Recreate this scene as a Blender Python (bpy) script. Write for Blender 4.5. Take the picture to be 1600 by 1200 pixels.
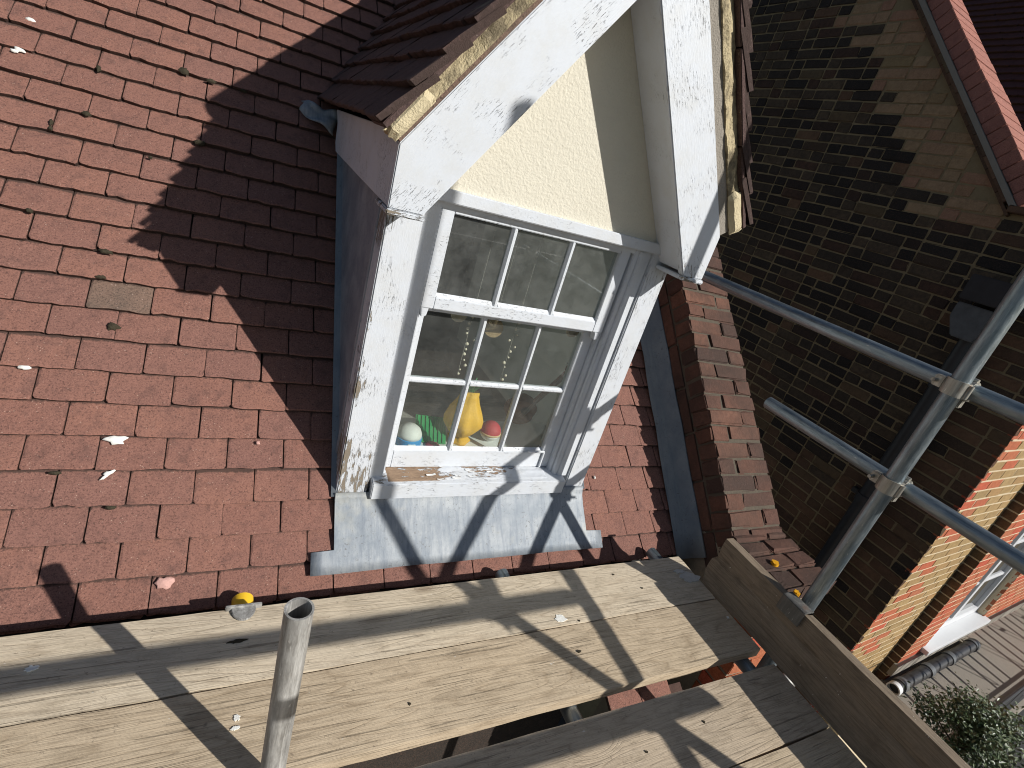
import bpy, bmesh, math, random
import numpy as np
from mathutils import Matrix, Vector, noise as mnoise
for o in list(bpy.data.objects): bpy.data.objects.remove(o)
SC = bpy.context.scene
COL = SC.collection
RNG = random.Random(7)
rad = math.radians

# ------------------------------------------------------------------ camera
CAM_C = np.array([0.736913646385866, -2.5986666941628034, 0.05125133170156365])
CAM_R = np.array([[0.8787248717085656, -0.3904235232451048, 0.27461258590538795],
                  [0.06918326461530366, -0.46506352833468245, -0.8825698785422404],
                  [0.4722883396167365, 0.7945346984932598, -0.3816521153515213]])
CAM_F = 816.7084
cd = bpy.data.cameras.new('camera')
cam = bpy.data.objects.new('camera', cd); COL.objects.link(cam)
cd.sensor_fit = 'HORIZONTAL'; cd.sensor_width = 36.0; cd.lens = CAM_F / 1600 * 36
cd.clip_start = 0.02; cd.clip_end = 600
m = Matrix.Identity(4)
for i in range(3):
    m[i][0] = CAM_R[0][i]; m[i][1] = -CAM_R[1][i]; m[i][2] = -CAM_R[2][i]; m[i][3] = CAM_C[i]
cam.matrix_world = m
SC.camera = cam
# ------------------------------------------------------------------ light
SUN_EL, SUN_AZ = 31.7, -53.2          # azimuth counted from +X towards +Y
sv = Vector((math.cos(rad(SUN_EL)) * math.cos(rad(SUN_AZ)), math.cos(rad(SUN_EL)) * math.sin(rad(SUN_AZ)), math.sin(rad(SUN_EL))))
W = bpy.data.worlds.new('World'); SC.world = W; W.use_nodes = True
wn = W.node_tree.nodes; wl = W.node_tree.links
sky = wn.new('ShaderNodeTexSky'); sky.sky_type = 'NISHITA'; sky.sun_disc = False
sky.sun_elevation = rad(SUN_EL); sky.sun_rotation = math.atan2(sv.x, sv.y)
sky.air_density = 1.0; sky.dust_density = 0.6; sky.ozone_density = 1.0
bg = wn['Background']; bg.inputs['Strength'].default_value = 0.062
wl.new(sky.outputs[0], bg.inputs[0])
sd = bpy.data.lights.new('sun', 'SUN'); sd.energy = 5.0; sd.angle = rad(0.53); sd.color = (1.0, 0.975, 0.93)
so = bpy.data.objects.new('sun', sd); COL.objects.link(so)
so.rotation_euler = sv.to_track_quat('Z', 'Y').to_euler(); so.location = sv * 30
SC.view_settings.view_transform = 'Standard'; SC.view_settings.look = 'None'
SC.view_settings.exposure = 0.10; SC.view_settings.gamma = 1.0
SC.render.engine = 'CYCLES'
SC.cycles.filter_width = 1.05; SC.cycles.max_bounces = 8; SC.cycles.transparent_max_bounces = 12

# ------------------------------------------------------------------ pixel helpers (a pixel is only a direction)
def ray(p):
    d = CAM_R.T @ np.array([(p[0] - 800) / CAM_F, (p[1] - 600) / CAM_F, 1.0]); return d / np.linalg.norm(d)
def onplane(p, n, d):
    n = np.array(n, float); r = ray(p); t = (d - n @ CAM_C) / (n @ r); return CAM_C + t * r
def proj(P):
    q = CAM_R @ (np.array(P, float) - CAM_C)
    if q[2] < 0.05: return None
    return q[:2] / q[2] * CAM_F + np.array([800, 600])

# ------------------------------------------------------------------ materials
class NT:
    def __init__(s, name):
        s.m = bpy.data.materials.new(name); s.m.use_nodes = True
        s.t = s.m.node_tree; s.b = s.t.nodes['Principled BSDF']; s.out = s.t.nodes['Material Output']
        s.tc = None
    def n(s, ty, **kw):
        nd = s.t.nodes.new(ty)
        for k, v in kw.items():
            if k.startswith('_'): setattr(nd, k[1:], v)
            else:
                key = k
                if k.isdigit() or (k[0] == 'i' and k[1:].isdigit()): key = int(k.lstrip('i'))
                else: key = k.replace('__', ' ')
                if hasattr(v, 'is_output'): s.t.links.new(v, nd.inputs[key])
                else: nd.inputs[key].default_value = v
        return nd
    def link(s, a, b): s.t.links.new(a, b)
    def coord(s, kind='Object', scale=(1, 1, 1), loc=(0, 0, 0), rot=0.0):
        if kind == 'World': o = s.n('ShaderNodeNewGeometry').outputs['Position']
        else:
            if s.tc is None: s.tc = s.n('ShaderNodeTexCoord')
            o = s.tc.outputs[kind]
        if rot:
            mr = s.n('ShaderNodeMapping'); s.link(o, mr.inputs[0]); mr.inputs['Rotation'].default_value = (0, rot, 0); o = mr.outputs[0]
        mp = s.n('ShaderNodeMapping'); s.link(o, mp.inputs[0]); mp.inputs['Scale'].default_value = scale
        mp.inputs['Location'].default_value = loc
        return mp.outputs[0]
    def noise(s, vec, scale, detail=4, rough=0.6, dist=0.0, out='Fac'):
        nd = s.n('ShaderNodeTexNoise', Scale=scale, Detail=detail, Roughness=rough, Distortion=dist); s.link(vec, nd.inputs['Vector'])
        return nd.outputs[out]
    def voro(s, vec, scale, out='Distance', feature='F1'):
        nd = s.n('ShaderNodeTexVoronoi', Scale=scale); nd.feature = feature; s.link(vec, nd.inputs['Vector'])
        return nd.outputs[out]
    def ramp(s, fac, pts):
        nd = s.n('ShaderNodeValToRGB'); s.link(fac, nd.inputs[0]); cr = nd.color_ramp
        while len(cr.elements) < len(pts): cr.elements.new(0.5)
        for e, (p, c) in zip(cr.elements, pts):
            e.position = p; e.color = (c, c, c, 1) if not hasattr(c, '__len__') else (*c, 1)
        return nd.outputs[0]
    def mix(s, fac, a, b, mode='MIX'):
        nd = s.n('ShaderNodeMix'); nd.data_type = 'RGBA'; nd.blend_type = mode
        for v, i in ((fac, 0), (a, 6), (b, 7)):
            if hasattr(v, 'is_output'): s.link(v, nd.inputs[i])
            elif i == 0: nd.inputs[0].default_value = v
            else: nd.inputs[i].default_value = (*v, 1)
        return nd.outputs[2]
    def math(s, op, a, b=0.0):
        nd = s.n('ShaderNodeMath'); nd.operation = op
        for v, i in ((a, 0), (b, 1)):
            if hasattr(v, 'is_output'): s.link(v, nd.inputs[i])
            else: nd.inputs[i].default_value = v
        return nd.outputs[0]
    def rnd(s):
        a = s.n('ShaderNodeObjectInfo').outputs['Random']; g = s.n('ShaderNodeNewGeometry').outputs['Random Per Island']
        return s.math('FRACT', s.math('ADD', a, g))
    def color(s, c):
        if hasattr(c, 'is_output'): s.link(c, s.b.inputs['Base Color'])
        else: s.b.inputs['Base Color'].default_value = (*c, 1)
    def rough(s, r):
        if hasattr(r, 'is_output'): s.link(r, s.b.inputs['Roughness'])
        else: s.b.inputs['Roughness'].default_value = r
    def bump(s, h, dist=0.002, strength=1.0):
        nd = s.n('ShaderNodeBump', Strength=strength, Distance=dist); s.link(h, nd.inputs['Height']); s.link(nd.outputs[0], s.b.inputs['Normal'])
    def spec(s, v): s.b.inputs['Specular IOR Level'].default_value = v
MATS = {}
def tile_mat(name, c1, c2, c3, speck=(0.55, 0.42, 0.36), lichen=0.0):
    t = NT(name); w = t.coord('World')
    r = t.rnd()
    base = t.mix(r, c1, c2)
    r2 = t.math('FRACT', t.math('MULTIPLY', r, 7.31)); base = t.mix(t.ramp(r2, [(0.55, 0), (1.0, 0.6)]), base, (c3[0] * 0.92, c3[1] * 1.0, c3[2] * 1.12))
    n1 = t.noise(w, 9, 5, 0.65); base = t.mix(t.ramp(n1, [(0.4, 0), (0.7, 1)]), base, c3)
    gr = t.noise(w, 300, 3, 0.75); base = t.mix(t.ramp(gr, [(0.35, 0.0), (0.66, 0.75)]), base, (c1[0] * 1.5, c1[1] * 1.62, c1[2] * 1.65))
    gd = t.noise(w, 190, 3, 0.75); base = t.mix(t.ramp(gd, [(0.5, 0.0), (0.68, 0.85)]), base, (c3[0] * 0.45, c3[1] * 0.46, c3[2] * 0.48))
    v = t.voro(w, 120); v2 = t.noise(w, 45, 2)
    sp = t.math('MULTIPLY', t.ramp(v, [(0.11, 1), (0.21, 0)]), t.ramp(v2, [(0.53, 0), (0.6, 1)]))
    base = t.mix(sp, base, speck)
    st = t.noise(w, 23, 5, 0.7); base = t.mix(t.ramp(st, [(0.52, 0), (0.72, 0.6)]), base, (c3[0] * 0.58, c3[1] * 0.66, c3[2] * 0.70))
    if lichen: base = t.mix(t.ramp(t.noise(w, 7, 6, 0.7), [(0.62, 0), (0.7, lichen)]), base, (0.17, 0.15, 0.11))
    at = t.n('ShaderNodeAttribute'); at.attribute_name = 'dirt'
    dn = t.math('ADD', at.outputs['Fac'], t.math('MULTIPLY', t.math('SUBTRACT', t.noise(w, 70, 4, 0.75), 0.5), 0.9))
    base = t.mix(t.ramp(dn, [(0.60, 0), (0.86, 0.85)]), base, (0.052, 0.034, 0.028))
    t.color(base); t.rough(0.9); t.spec(0.25)
    h = t.math('ADD', t.math('MULTIPLY', gr, 1.0), t.math('MULTIPLY', t.noise(w, 60, 3), 1.2)); t.bump(h, 0.002, 1.0)
    MATS[name] = t.m; return t.m
tile_mat('tile_red', (0.205, 0.095, 0.071), (0.245, 0.115, 0.082), (0.168, 0.083, 0.067), (0.40, 0.27, 0.21))
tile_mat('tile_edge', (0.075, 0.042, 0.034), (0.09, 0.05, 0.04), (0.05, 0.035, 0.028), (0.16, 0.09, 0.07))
tile_mat('tile_grey', (0.16, 0.10, 0.075), (0.18, 0.11, 0.08), (0.12, 0.085, 0.065))
tile_mat('tile_plum', (0.088, 0.053, 0.046), (0.105, 0.06, 0.05), (0.07, 0.045, 0.041), (0.3, 0.24, 0.2), 0.7)
tile_mat('tile_far', (0.06, 0.024, 0.026), (0.07, 0.028, 0.029), (0.05, 0.021, 0.023), (0.2, 0.1, 0.1))
tile_mat('coping_red', (0.31, 0.13, 0.098), (0.35, 0.15, 0.112), (0.27, 0.112, 0.085))
def brick_mat(name, cols, soot=0.0, sootc=(0.02, 0.018, 0.016)):
    t = NT(name); w = t.coord('World'); r = t.rnd()
    base = t.ramp(r, [(i / max(1, len(cols) - 1), c) for i, c in enumerate(cols)])
    n1 = t.noise(w, 38, 6, 0.7)
    base = t.mix(t.ramp(n1, [(0.35, 0.0), (0.7, 0.6)]), base, tuple(c * 0.55 for c in cols[0]))
    n2 = t.noise(w, 130, 4, 0.7); base = t.mix(t.ramp(n2, [(0.5, 0), (0.75, 0.5)]), base, tuple(min(1, c * 1.5) for c in cols[-1]))
    if soot: base = t.mix(t.ramp(t.noise(w, 3.5, 5, 0.7), [(0.35, soot), (0.7, soot * 0.25)]), base, sootc)
    t.color(base); t.rough(0.92); t.spec(0.2)
    t.bump(t.math('ADD', n2, t.math('MULTIPLY', n1, 1.5)), 0.004, 0.9)
    MATS[name] = t.m
brick_mat('brick_soot', [(0.04, 0.033, 0.028), (0.07, 0.054, 0.042), (0.17, 0.12, 0.075), (0.045, 0.038, 0.034), (0.03, 0.026, 0.024), (0.14, 0.075, 0.05)], 0.4)
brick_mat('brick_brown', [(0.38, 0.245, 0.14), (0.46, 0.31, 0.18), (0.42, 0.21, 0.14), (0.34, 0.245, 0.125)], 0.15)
brick_mat('brick_rust', [(0.12, 0.075, 0.048), (0.19, 0.10, 0.06), (0.07, 0.05, 0.038), (0.25, 0.135, 0.08), (0.16, 0.115, 0.065)], 0.3)
brick_mat('brick_red', [(0.29, 0.105, 0.068), (0.34, 0.13, 0.085), (0.25, 0.10, 0.07), (0.30, 0.15, 0.10)], 0.35, (0.09, 0.06, 0.05))
brick_mat('brick_parapet', [(0.13, 0.062, 0.046), (0.20, 0.092, 0.062), (0.07, 0.046, 0.039), (0.26, 0.12, 0.078), (0.14, 0.08, 0.06)], 0.85, (0.05, 0.036, 0.03))
brick_mat('brick_bright', [(0.42, 0.115, 0.055), (0.46, 0.16, 0.08), (0.5, 0.085, 0.05), (0.40, 0.17, 0.09)])
brick_mat('brick_yellow', [(0.40, 0.27, 0.12), (0.45, 0.31, 0.15), (0.36, 0.25, 0.12), (0.42, 0.25, 0.11)], 0.15)
def mortar_mat(name, c1, c2, sc=40, lich=None):
    t = NT(name); w = t.coord('World'); n = t.noise(w, sc, 6, 0.7)
    base = t.mix(n, c1, c2)
    if lich: base = t.mix(t.ramp(t.noise(w, 11, 6, 0.75), [(0.46, 0), (0.58, 0.85)]), base, lich)
    t.color(base); t.rough(0.95); t.spec(0.15); t.bump(t.math('ADD', n, t.noise(w, 200, 3)), 0.005, 0.8); MATS[name] = t.m
mortar_mat('mortar_dark', (0.20, 0.15, 0.085), (0.34, 0.26, 0.15), 14)
mortar_mat('mortar_soot', (0.06, 0.052, 0.042), (0.14, 0.115, 0.085))
mortar_mat('mortar_grey', (0.20, 0.17, 0.13), (0.32, 0.27, 0.20))
mortar_mat('mortar_pale', (0.55, 0.45, 0.30), (0.66, 0.55, 0.38))
mortar_mat('mortar_verge', (0.42, 0.34, 0.20), (0.50, 0.42, 0.27), 25, (0.13, 0.105, 0.07))
mortar_mat('mortar_patch', (0.55, 0.46, 0.29), (0.62, 0.53, 0.35), 25)
mortar_mat('concrete', (0.24, 0.215, 0.18), (0.32, 0.285, 0.24), 18)
mortar_mat('asphalt', (0.045, 0.045, 0.045), (0.07, 0.068, 0.065), 60)
mortar_mat('felt', (0.22, 0.195, 0.165), (0.28, 0.25, 0.21), 45)
def paint_mat(name, axis, peel=0.62, white=(0.585, 0.61, 0.645), crack=0.5, bare=((0.13, 0.11, 0.085), (0.30, 0.25, 0.19)), rot=0.0, wear=()):
    """white paint that cracks and flakes along the grain; axis = grain direction as a stretch vector"""
    t = NT(name); w = t.coord('World', axis, rot=rot)
    w1 = t.coord('World')
    n = t.noise(w, 16, 7, 0.72, 0.25); big = t.noise(w1, 4.5, 3, 0.55)
    s_ = t.math('ADD', t.math('MULTIPLY', n, 0.5), t.math('MULTIPLY', big, 0.5))
    if wear:
        sx = t.n('ShaderNodeSeparateXYZ'); t.link(w1, sx.inputs[0])
        for (ax, c, hw, amt) in wear:
            dd = t.math('ABSOLUTE', t.math('SUBTRACT', sx.outputs[ax], c)); s_ = t.math('ADD', s_, t.math('MULTIPLY', t.ramp(t.math('DIVIDE', dd, hw), [(0, 1), (1, 0)]), amt))
    flake = t.ramp(s_, [(peel, 0), (peel + 0.008, 1)])
    cr = t.noise(w, 46, 6, 0.78, 0.5); cg = t.noise(w1, 9, 3, 0.5)
    lines = t.math('MULTIPLY', t.ramp(cr, [(0.575, 0), (0.62, 1)]), t.ramp(cg, [(0.47, 0), (0.6, crack)]))
    fl = t.math('MAXIMUM', flake, lines)
    dirt = t.noise(w1, 14, 5, 0.7)
    wc = t.mix(t.ramp(dirt, [(0.42, 0), (0.8, 0.42)]), white, (0.50, 0.48, 0.43))
    wc = t.mix(t.ramp(t.noise(w, 120, 3), [(0.55, 0), (0.8, 0.2)]), wc, (0.55, 0.55, 0.52))
    wood = t.mix(t.noise(w, 60, 5), bare[0], bare[1])
    t.color(t.mix(flake, t.mix(t.math('MULTIPLY', lines, .8), wc, (0.27, 0.255, 0.235)), wood)); t.rough(t.ramp(fl, [(0, 0.5), (1, 0.9)])); t.spec(0.35)
    hh = t.math('SUBTRACT', t.math('MULTIPLY', t.noise(w, 55, 4), 0.35), fl)
    t.bump(hh, 0.0022, 0.9); MATS[name] = t.m
paint_mat('paint_post', (6, 6, 0.9), 0.615, crack=0.9, wear=((0, 1.078, .030, .085), (2, -1.13, .22, .07)))
paint_mat('paint_barge', (0.9, 4.5, 6.0), 0.67, crack=0.95, rot=rad(55))
paint_mat('paint_barge_right', (0.9, 4.5, 6.0), 0.655, crack=0.95, rot=rad(-55), wear=((0, 2.06, .10, .05),))
paint_mat('paint_sill', (1.0, 4, 4), 0.60, crack=0.9)
paint_mat('paint_sash', (1.6, 4, 4), 0.66, crack=0.6)
paint_mat('paint_clean', (3, 3, 3), 0.73, crack=0.25)
paint_mat('sill_rotten', (1.2, 5, 5), 0.60, crack=1.0, bare=((0.10, 0.065, 0.045), (0.42, 0.29, 0.19)), wear=((0, 1.33, .42, .145), (0, 1.80, .10, .05)))
def simple(name, col, rough=0.6, metal=0.0, sc=30, var=0.25, bump=0.0, spec=0.4):
    t = NT(name); w = t.coord('World'); n = t.noise(w, sc, 5, 0.65)
    t.color(t.mix(n, tuple(c * (1 - var) for c in col), tuple(min(1, c * (1 + var)) for c in col)))
    t.rough(rough); t.b.inputs['Metallic'].default_value = metal; t.spec(spec)
    if bump: t.bump(n, bump)
    MATS[name] = t.m; return t.m
# render (stucco)
t = NT('stucco'); w = t.coord('World'); n = t.noise(w, 75, 5, 0.6, 0.3)
v = t.noise(w, 150, 3, 0.6)
t.color(t.mix(t.ramp(t.noise(w, 4, 5, 0.6), [(0.35, 0), (0.8, 0.5)]), (0.64, 0.60, 0.495), (0.56, 0.52, 0.43))); t.rough(0.9); t.spec(0.2)
t.bump(t.math('ADD', n, t.math('MULTIPLY', v, 0.5)), 0.0035, 0.8); MATS['stucco'] = t.m
# lead
def lead_mat(name, a, b, c, pale):
    t = NT(name); w = t.coord('World'); ws = t.coord('World', (9, 1.2, 1.2))
    n = t.noise(w, 7, 6, 0.65); s_ = t.noise(ws, 6, 6, 0.7); f = t.noise(w, 90, 4, 0.7)
    col = t.mix(t.ramp(n, [(0.35, 0), (0.65, 1)]), a, b); col = t.mix(t.ramp(s_, [(0.45, 0), (0.72, 0.8)]), col, c)
    col = t.mix(t.math('MULTIPLY', t.ramp(f, [(0.58, 0), (0.66, 0.8)]), t.ramp(t.noise(w, 12, 3), [(0.4, 0), (0.6, 1)])), col, (0.10, 0.10, 0.10))
    col = t.mix(t.ramp(t.noise(w, 5, 4), [(0.6, 0), (0.72, 0.6)]), col, pale)
    t.color(col); t.rough(0.62); t.b.inputs['Metallic'].default_value = 0.25; t.spec(0.4)
    t.bump(t.math('ADD', n, t.math('MULTIPLY', f, 0.15)), 0.006, 0.6); MATS[name] = t.m
lead_mat('lead', (0.20, 0.225, 0.25), (0.33, 0.345, 0.355), (0.135, 0.16, 0.195), (0.36, 0.35, 0.30))
lead_mat('lead_dark', (0.17, 0.19, 0.21), (0.23, 0.25, 0.26), (0.13, 0.16, 0.19), (0.20, 0.20, 0.20))
lead_mat('lead_cheek', (0.22, 0.24, 0.27), (0.34, 0.36, 0.39), (0.16, 0.18, 0.22), (0.50, 0.51, 0.53))
# galvanised tube
def steel_mat(name, a, b, metal=0.55, rough=(0.38, 0.62), rust=0.0):
    t = NT(name); w = t.coord('Object', (1, 1, 0.25)); n = t.noise(w, 45, 6, 0.72); n2 = t.noise(w, 160, 3)
    col = t.mix(t.ramp(n, [(0.35, 0), (0.68, 1)]), a, b)
    col = t.mix(t.ramp(t.noise(w, 22, 6, 0.75), [(0.60, 0), (0.70, 0.55)]), col, (0.13, 0.12, 0.11))
    col = t.mix(t.ramp(n2, [(0.66, 0), (0.74, 0.7)]), col, (0.62, 0.6, 0.56))
    sk = t.noise(t.coord('Object', (1, 1, 0.06)), 60, 5, 0.75); col = t.mix(t.ramp(sk, [(0.52, 0), (0.66, 0.6)]), col, tuple(min(1, c * 1.5) for c in b)); col = t.mix(t.ramp(sk, [(0.30, 0.7), (0.44, 0)]), col, tuple(c * .45 for c in a))
    if rust: col = t.mix(t.ramp(t.noise(w, 30, 5), [(0.58, 0), (0.68, rust)]), col, (0.22, 0.12, 0.07))
    t.color(col); t.b.inputs['Metallic'].default_value = metal
    t.rough(t.ramp(n, [(0.3, rough[0]), (0.7, rough[1])])); t.bump(t.math('ADD', n, n2), 0.0008, 0.6); MATS[name] = t.m
steel_mat('galv', (0.21, 0.20, 0.185), (0.44, 0.43, 0.405), 0.3, (0.45, 0.7))
steel_mat('galv_blue', (0.16, 0.20, 0.225), (0.30, 0.335, 0.35), 0.75, (0.28, 0.5))
steel_mat('clamp_steel', (0.30, 0.28, 0.24), (0.44, 0.41, 0.35), 0.7, (0.35, 0.6), 0.6)
steel_mat('strap_steel', (0.09, 0.09, 0.085), (0.16, 0.155, 0.145), 0.4, (0.5, 0.7), 0.4)
# timber
def wood_mat(name, c1, c2, c3, seed=0.0, stretch=(0.55, 7, 7), grey=0.0):
    t = NT(name); w = t.coord('Object', stretch, (seed, seed, 0)); w1 = t.coord('Object', (1, 1, 1), (seed, 0, 0))
    # knots: sparse cells that bend the grain around them
    kw = t.coord('Object', (1.0, 2.6, 2.6), (seed * 1.7, seed, 0))
    kd = t.voro(kw, 1.9); kn = t.ramp(kd, [(0.0, 1), (0.10, 0)])
    along = 0 if stretch[0] < 1 else 1
    def st(a, b): return (a, b, b) if along == 0 else (b, a, b)
    sc = t.n('ShaderNodeVectorMath'); sc.operation = 'SCALE'; cx = t.n('ShaderNodeCombineXYZ'); t.link(t.ramp(kd, [(0.0, 1), (0.22, 0)]), cx.inputs[1 - along])
    t.link(cx.outputs[0], sc.inputs[0]); sc.inputs['Scale'].default_value = 0.35
    dist = t.n('ShaderNodeVectorMath'); dist.operation = 'ADD'; t.link(t.coord('Object', st(.32, 3.2), (seed, seed * .7, 0)), dist.inputs[0]); t.link(sc.outputs[0], dist.inputs[1])
    fld = t.noise(dist.outputs[0], 2.3, 2, 0.45)
    rg = t.math('ABSOLUTE', t.math('SINE', t.math('MULTIPLY', fld, 64.0)))
    rings = t.ramp(rg, [(0.0, 1), (0.30, 0.25), (0.7, 0)])
    g = t.noise(t.coord('Object', st(.8, 14), (seed, 0, 0)), 9, 7, 0.7, 0.4)
    fine = t.noise(t.coord('Object', st(2.2, 95), (seed, 0, 0)), 6, 4, 0.7)
    col = t.mix(t.math('MULTIPLY', rings, 0.6), c1, c3)
    col = t.mix(t.ramp(g, [(0.45, 0), (0.75, 0.75)]), col, c2)
    col = t.mix(t.ramp(fine, [(0.48, 0), (0.66, 0.65)]), col, tuple(c * 0.6 for c in c3))
    crk = t.noise(t.coord('Object', st(.5, 26), (seed * 2, 0, 0)), 5, 5, 0.6, 0.3); crk = t.ramp(crk, [(0.62, 0), (0.645, 1)])
    col = t.mix(t.math('MULTIPLY', crk, .6), col, (0.11, 0.085, 0.06))
    pt = t.noise(w1, 3.2, 5, 0.65); col = t.mix(t.ramp(pt, [(0.42, 0), (0.75, 0.55)]), col, tuple(min(1, c * 1.15) for c in c1))
    if grey: col = t.mix(t.ramp(t.noise(w1, 2.1, 4), [(0.35, 0), (0.65, grey)]), col, (0.33, 0.30, 0.26))
    col = t.mix(t.math('MULTIPLY', kn, 0.85), col, (0.17, 0.11, 0.065))
    sp = t.noise(w1, 60, 4, 0.8); col = t.mix(t.ramp(sp, [(0.60, 0), (0.68, 0.6)]), col, (0.17, 0.13, 0.095))
    bl = t.noise(t.coord('Object', st(1.6, 4), (seed, 3, 0)), 5, 6, 0.75); col = t.mix(t.ramp(bl, [(0.5, 0), (0.68, 0.5)]), col, tuple(c * .55 for c in c2))
    ps = t.noise(t.coord('Object', (1, 1.6, 1), (seed * 3, 0.3, 0)), 34, 3, 0.6); col = t.mix(t.ramp(ps, [(0.72, 0), (0.745, 0.8)]), col, (0.66, 0.62, 0.56))
    t.color(col); t.rough(0.86); t.spec(0.25)
    h = t.math('SUBTRACT', t.math('ADD', fine, t.math('MULTIPLY', g, 1.0)), t.math('ADD', t.math('MULTIPLY', rings, .4), t.math('MULTIPLY', crk, 1.2))); t.bump(h, 0.0018, 0.7)
    MATS[name] = t.m
wood_mat('board_a', (0.66, 0.555, 0.41), (0.53, 0.425, 0.295), (0.38, 0.29, 0.195), 0.0, grey=0.15)
wood_mat('board_b', (0.57, 0.455, 0.315), (0.46, 0.35, 0.23), (0.31, 0.225, 0.14), 4.3, grey=0.1)
wood_mat('board_c', (0.53, 0.425, 0.305), (0.43, 0.335, 0.225), (0.29, 0.215, 0.145), 9.1, grey=0.15)
wood_mat('toe_wood', (0.25, 0.195, 0.14), (0.16, 0.12, 0.085), (0.115, 0.085, 0.06), 2.2, (7, 0.55, 7))
wood_mat('wood_brown', (0.16, 0.07, 0.04), (0.12, 0.05, 0.03), (0.10, 0.04, 0.025), 1.0)
wood_mat('wood_pale', (0.62, 0.45, 0.27), (0.55, 0.38, 0.22), (0.5, 0.34, 0.2), 3.0)
wood_mat('wood_grey', (0.34, 0.32, 0.29), (0.26, 0.245, 0.225), (0.2, 0.19, 0.18), 5.0)
simple('black_pipe', (0.022, 0.022, 0.025), 0.42, 0, 20, 0.5, 0.001, 0.5)
simple('grey_pipe', (0.10, 0.105, 0.11), 0.4, 0, 20, 0.5, 0.001)
simple('black_iron', (0.02, 0.02, 0.022), 0.5)
simple('dark_gap', (0.015, 0.014, 0.013), 0.9)
simple('yellow_cap', (0.85, 0.52, 0.03), 0.45, 0, 40, 0.12)
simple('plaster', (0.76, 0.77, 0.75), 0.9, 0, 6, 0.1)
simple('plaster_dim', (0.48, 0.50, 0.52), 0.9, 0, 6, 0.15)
simple('carpet', (0.34, 0.32, 0.29), 0.95, 0, 60, 0.3)
simple('white_gloss', (0.74, 0.74, 0.72), 0.4, 0, 15, 0.06)
simple('upvc', (0.62, 0.63, 0.64), 0.35, 0, 15, 0.04)
simple('toy_yellow', (0.78, 0.43, 0.035), 0.6, 0, 25, 0.16, 0.004)
simple('toy_red', (0.48, 0.035, 0.045), 0.6, 0, 30, 0.15, 0.002)
simple('toy_white', (0.72, 0.71, 0.68), 0.6, 0, 30, 0.06)
simple('toy_blue', (0.06, 0.30, 0.62), 0.4, 0, 30, 0.1)
simple('toy_green', (0.02, 0.27, 0.08), 0.4, 0, 30, 0.1)
simple('toy_crimson', (0.30, 0.03, 0.07), 0.5)
simple('shell', (0.72, 0.62, 0.50), 0.6, 0, 40, 0.25)
simple('disc_wood', (0.62, 0.44, 0.25), 0.7, 0, 40, 0.2)
simple('string', (0.35, 0.32, 0.28), 0.8)
simple('moss', (0.05, 0.042, 0.028), 1.0, 0, 90, 0.5, 0.006, 0.1)
simple('splash', (0.74, 0.73, 0.68), 0.75, 0, 60, 0.12, 0.002)
simple('mark', (0.52, 0.49, 0.44), 0.9, 0, 70, 0.25, 0.002)
simple('splash_pink', (0.55, 0.32, 0.27), 0.8, 0, 90, 0.35, 0.002)
simple('lichen', (0.62, 0.30, 0.015), 0.95, 0, 80, 0.3, 0.004, 0.1)
simple('bark', (0.10, 0.075, 0.05), 0.95, 0, 40, 0.3, 0.006)
t = NT('leaf'); r = t.rnd(); t.color(t.ramp(r, [(0, (0.04, 0.065, 0.022)), (0.6, (0.075, 0.11, 0.04)), (1, (0.15, 0.17, 0.085))])); t.rough(0.42); t.spec(0.5)
MATS['leaf'] = t.m
def glass_mat(name, tint, refl=1.0, dirt=0.085):
    t = NT(name); nt = t.t
    fr = t.n('ShaderNodeFresnel', IOR=1.5); gl = t.n('ShaderNodeBsdfGlossy', Roughness=0.015); tr = t.n('ShaderNodeBsdfTransparent'); tr.inputs[0].default_value = (*tint, 1)
    df = t.n('ShaderNodeBsdfDiffuse'); df.inputs[0].default_value = (0.5, 0.5, 0.48, 1)
    f2 = t.math('MULTIPLY', t.math('MINIMUM', t.math('MULTIPLY', fr.outputs[0], refl), 1.0), t.math('SUBTRACT', 1.0, t.n('ShaderNodeNewGeometry').outputs['Backfacing']))
    m1 = t.n('ShaderNodeMixShader'); t.link(f2, m1.inputs[0]); t.link(tr.outputs[0], m1.inputs[1]); t.link(gl.outputs[0], m1.inputs[2])
    d = t.noise(t.coord('World', (1, 1, 1)), 9, 6, 0.75); d2 = t.ramp(d, [(0.3, 0.022), (0.85, dirt)])
    m2 = t.n('ShaderNodeMixShader'); t.link(d2, m2.inputs[0]); t.link(m1.outputs[0], m2.inputs[1]); t.link(df.outputs[0], m2.inputs[2])
    t.link(m2.outputs[0], t.out.inputs[0]); t.t.nodes.remove(t.b); MATS[name] = t.m
glass_mat('glass', (0.90, 0.93, 0.91))
glass_mat('glass_dusty', (0.86, 0.89, 0.87), 1.25, 0.15)
glass_mat('glass_far', (0.25, 0.27, 0.28), 1.6)

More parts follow.
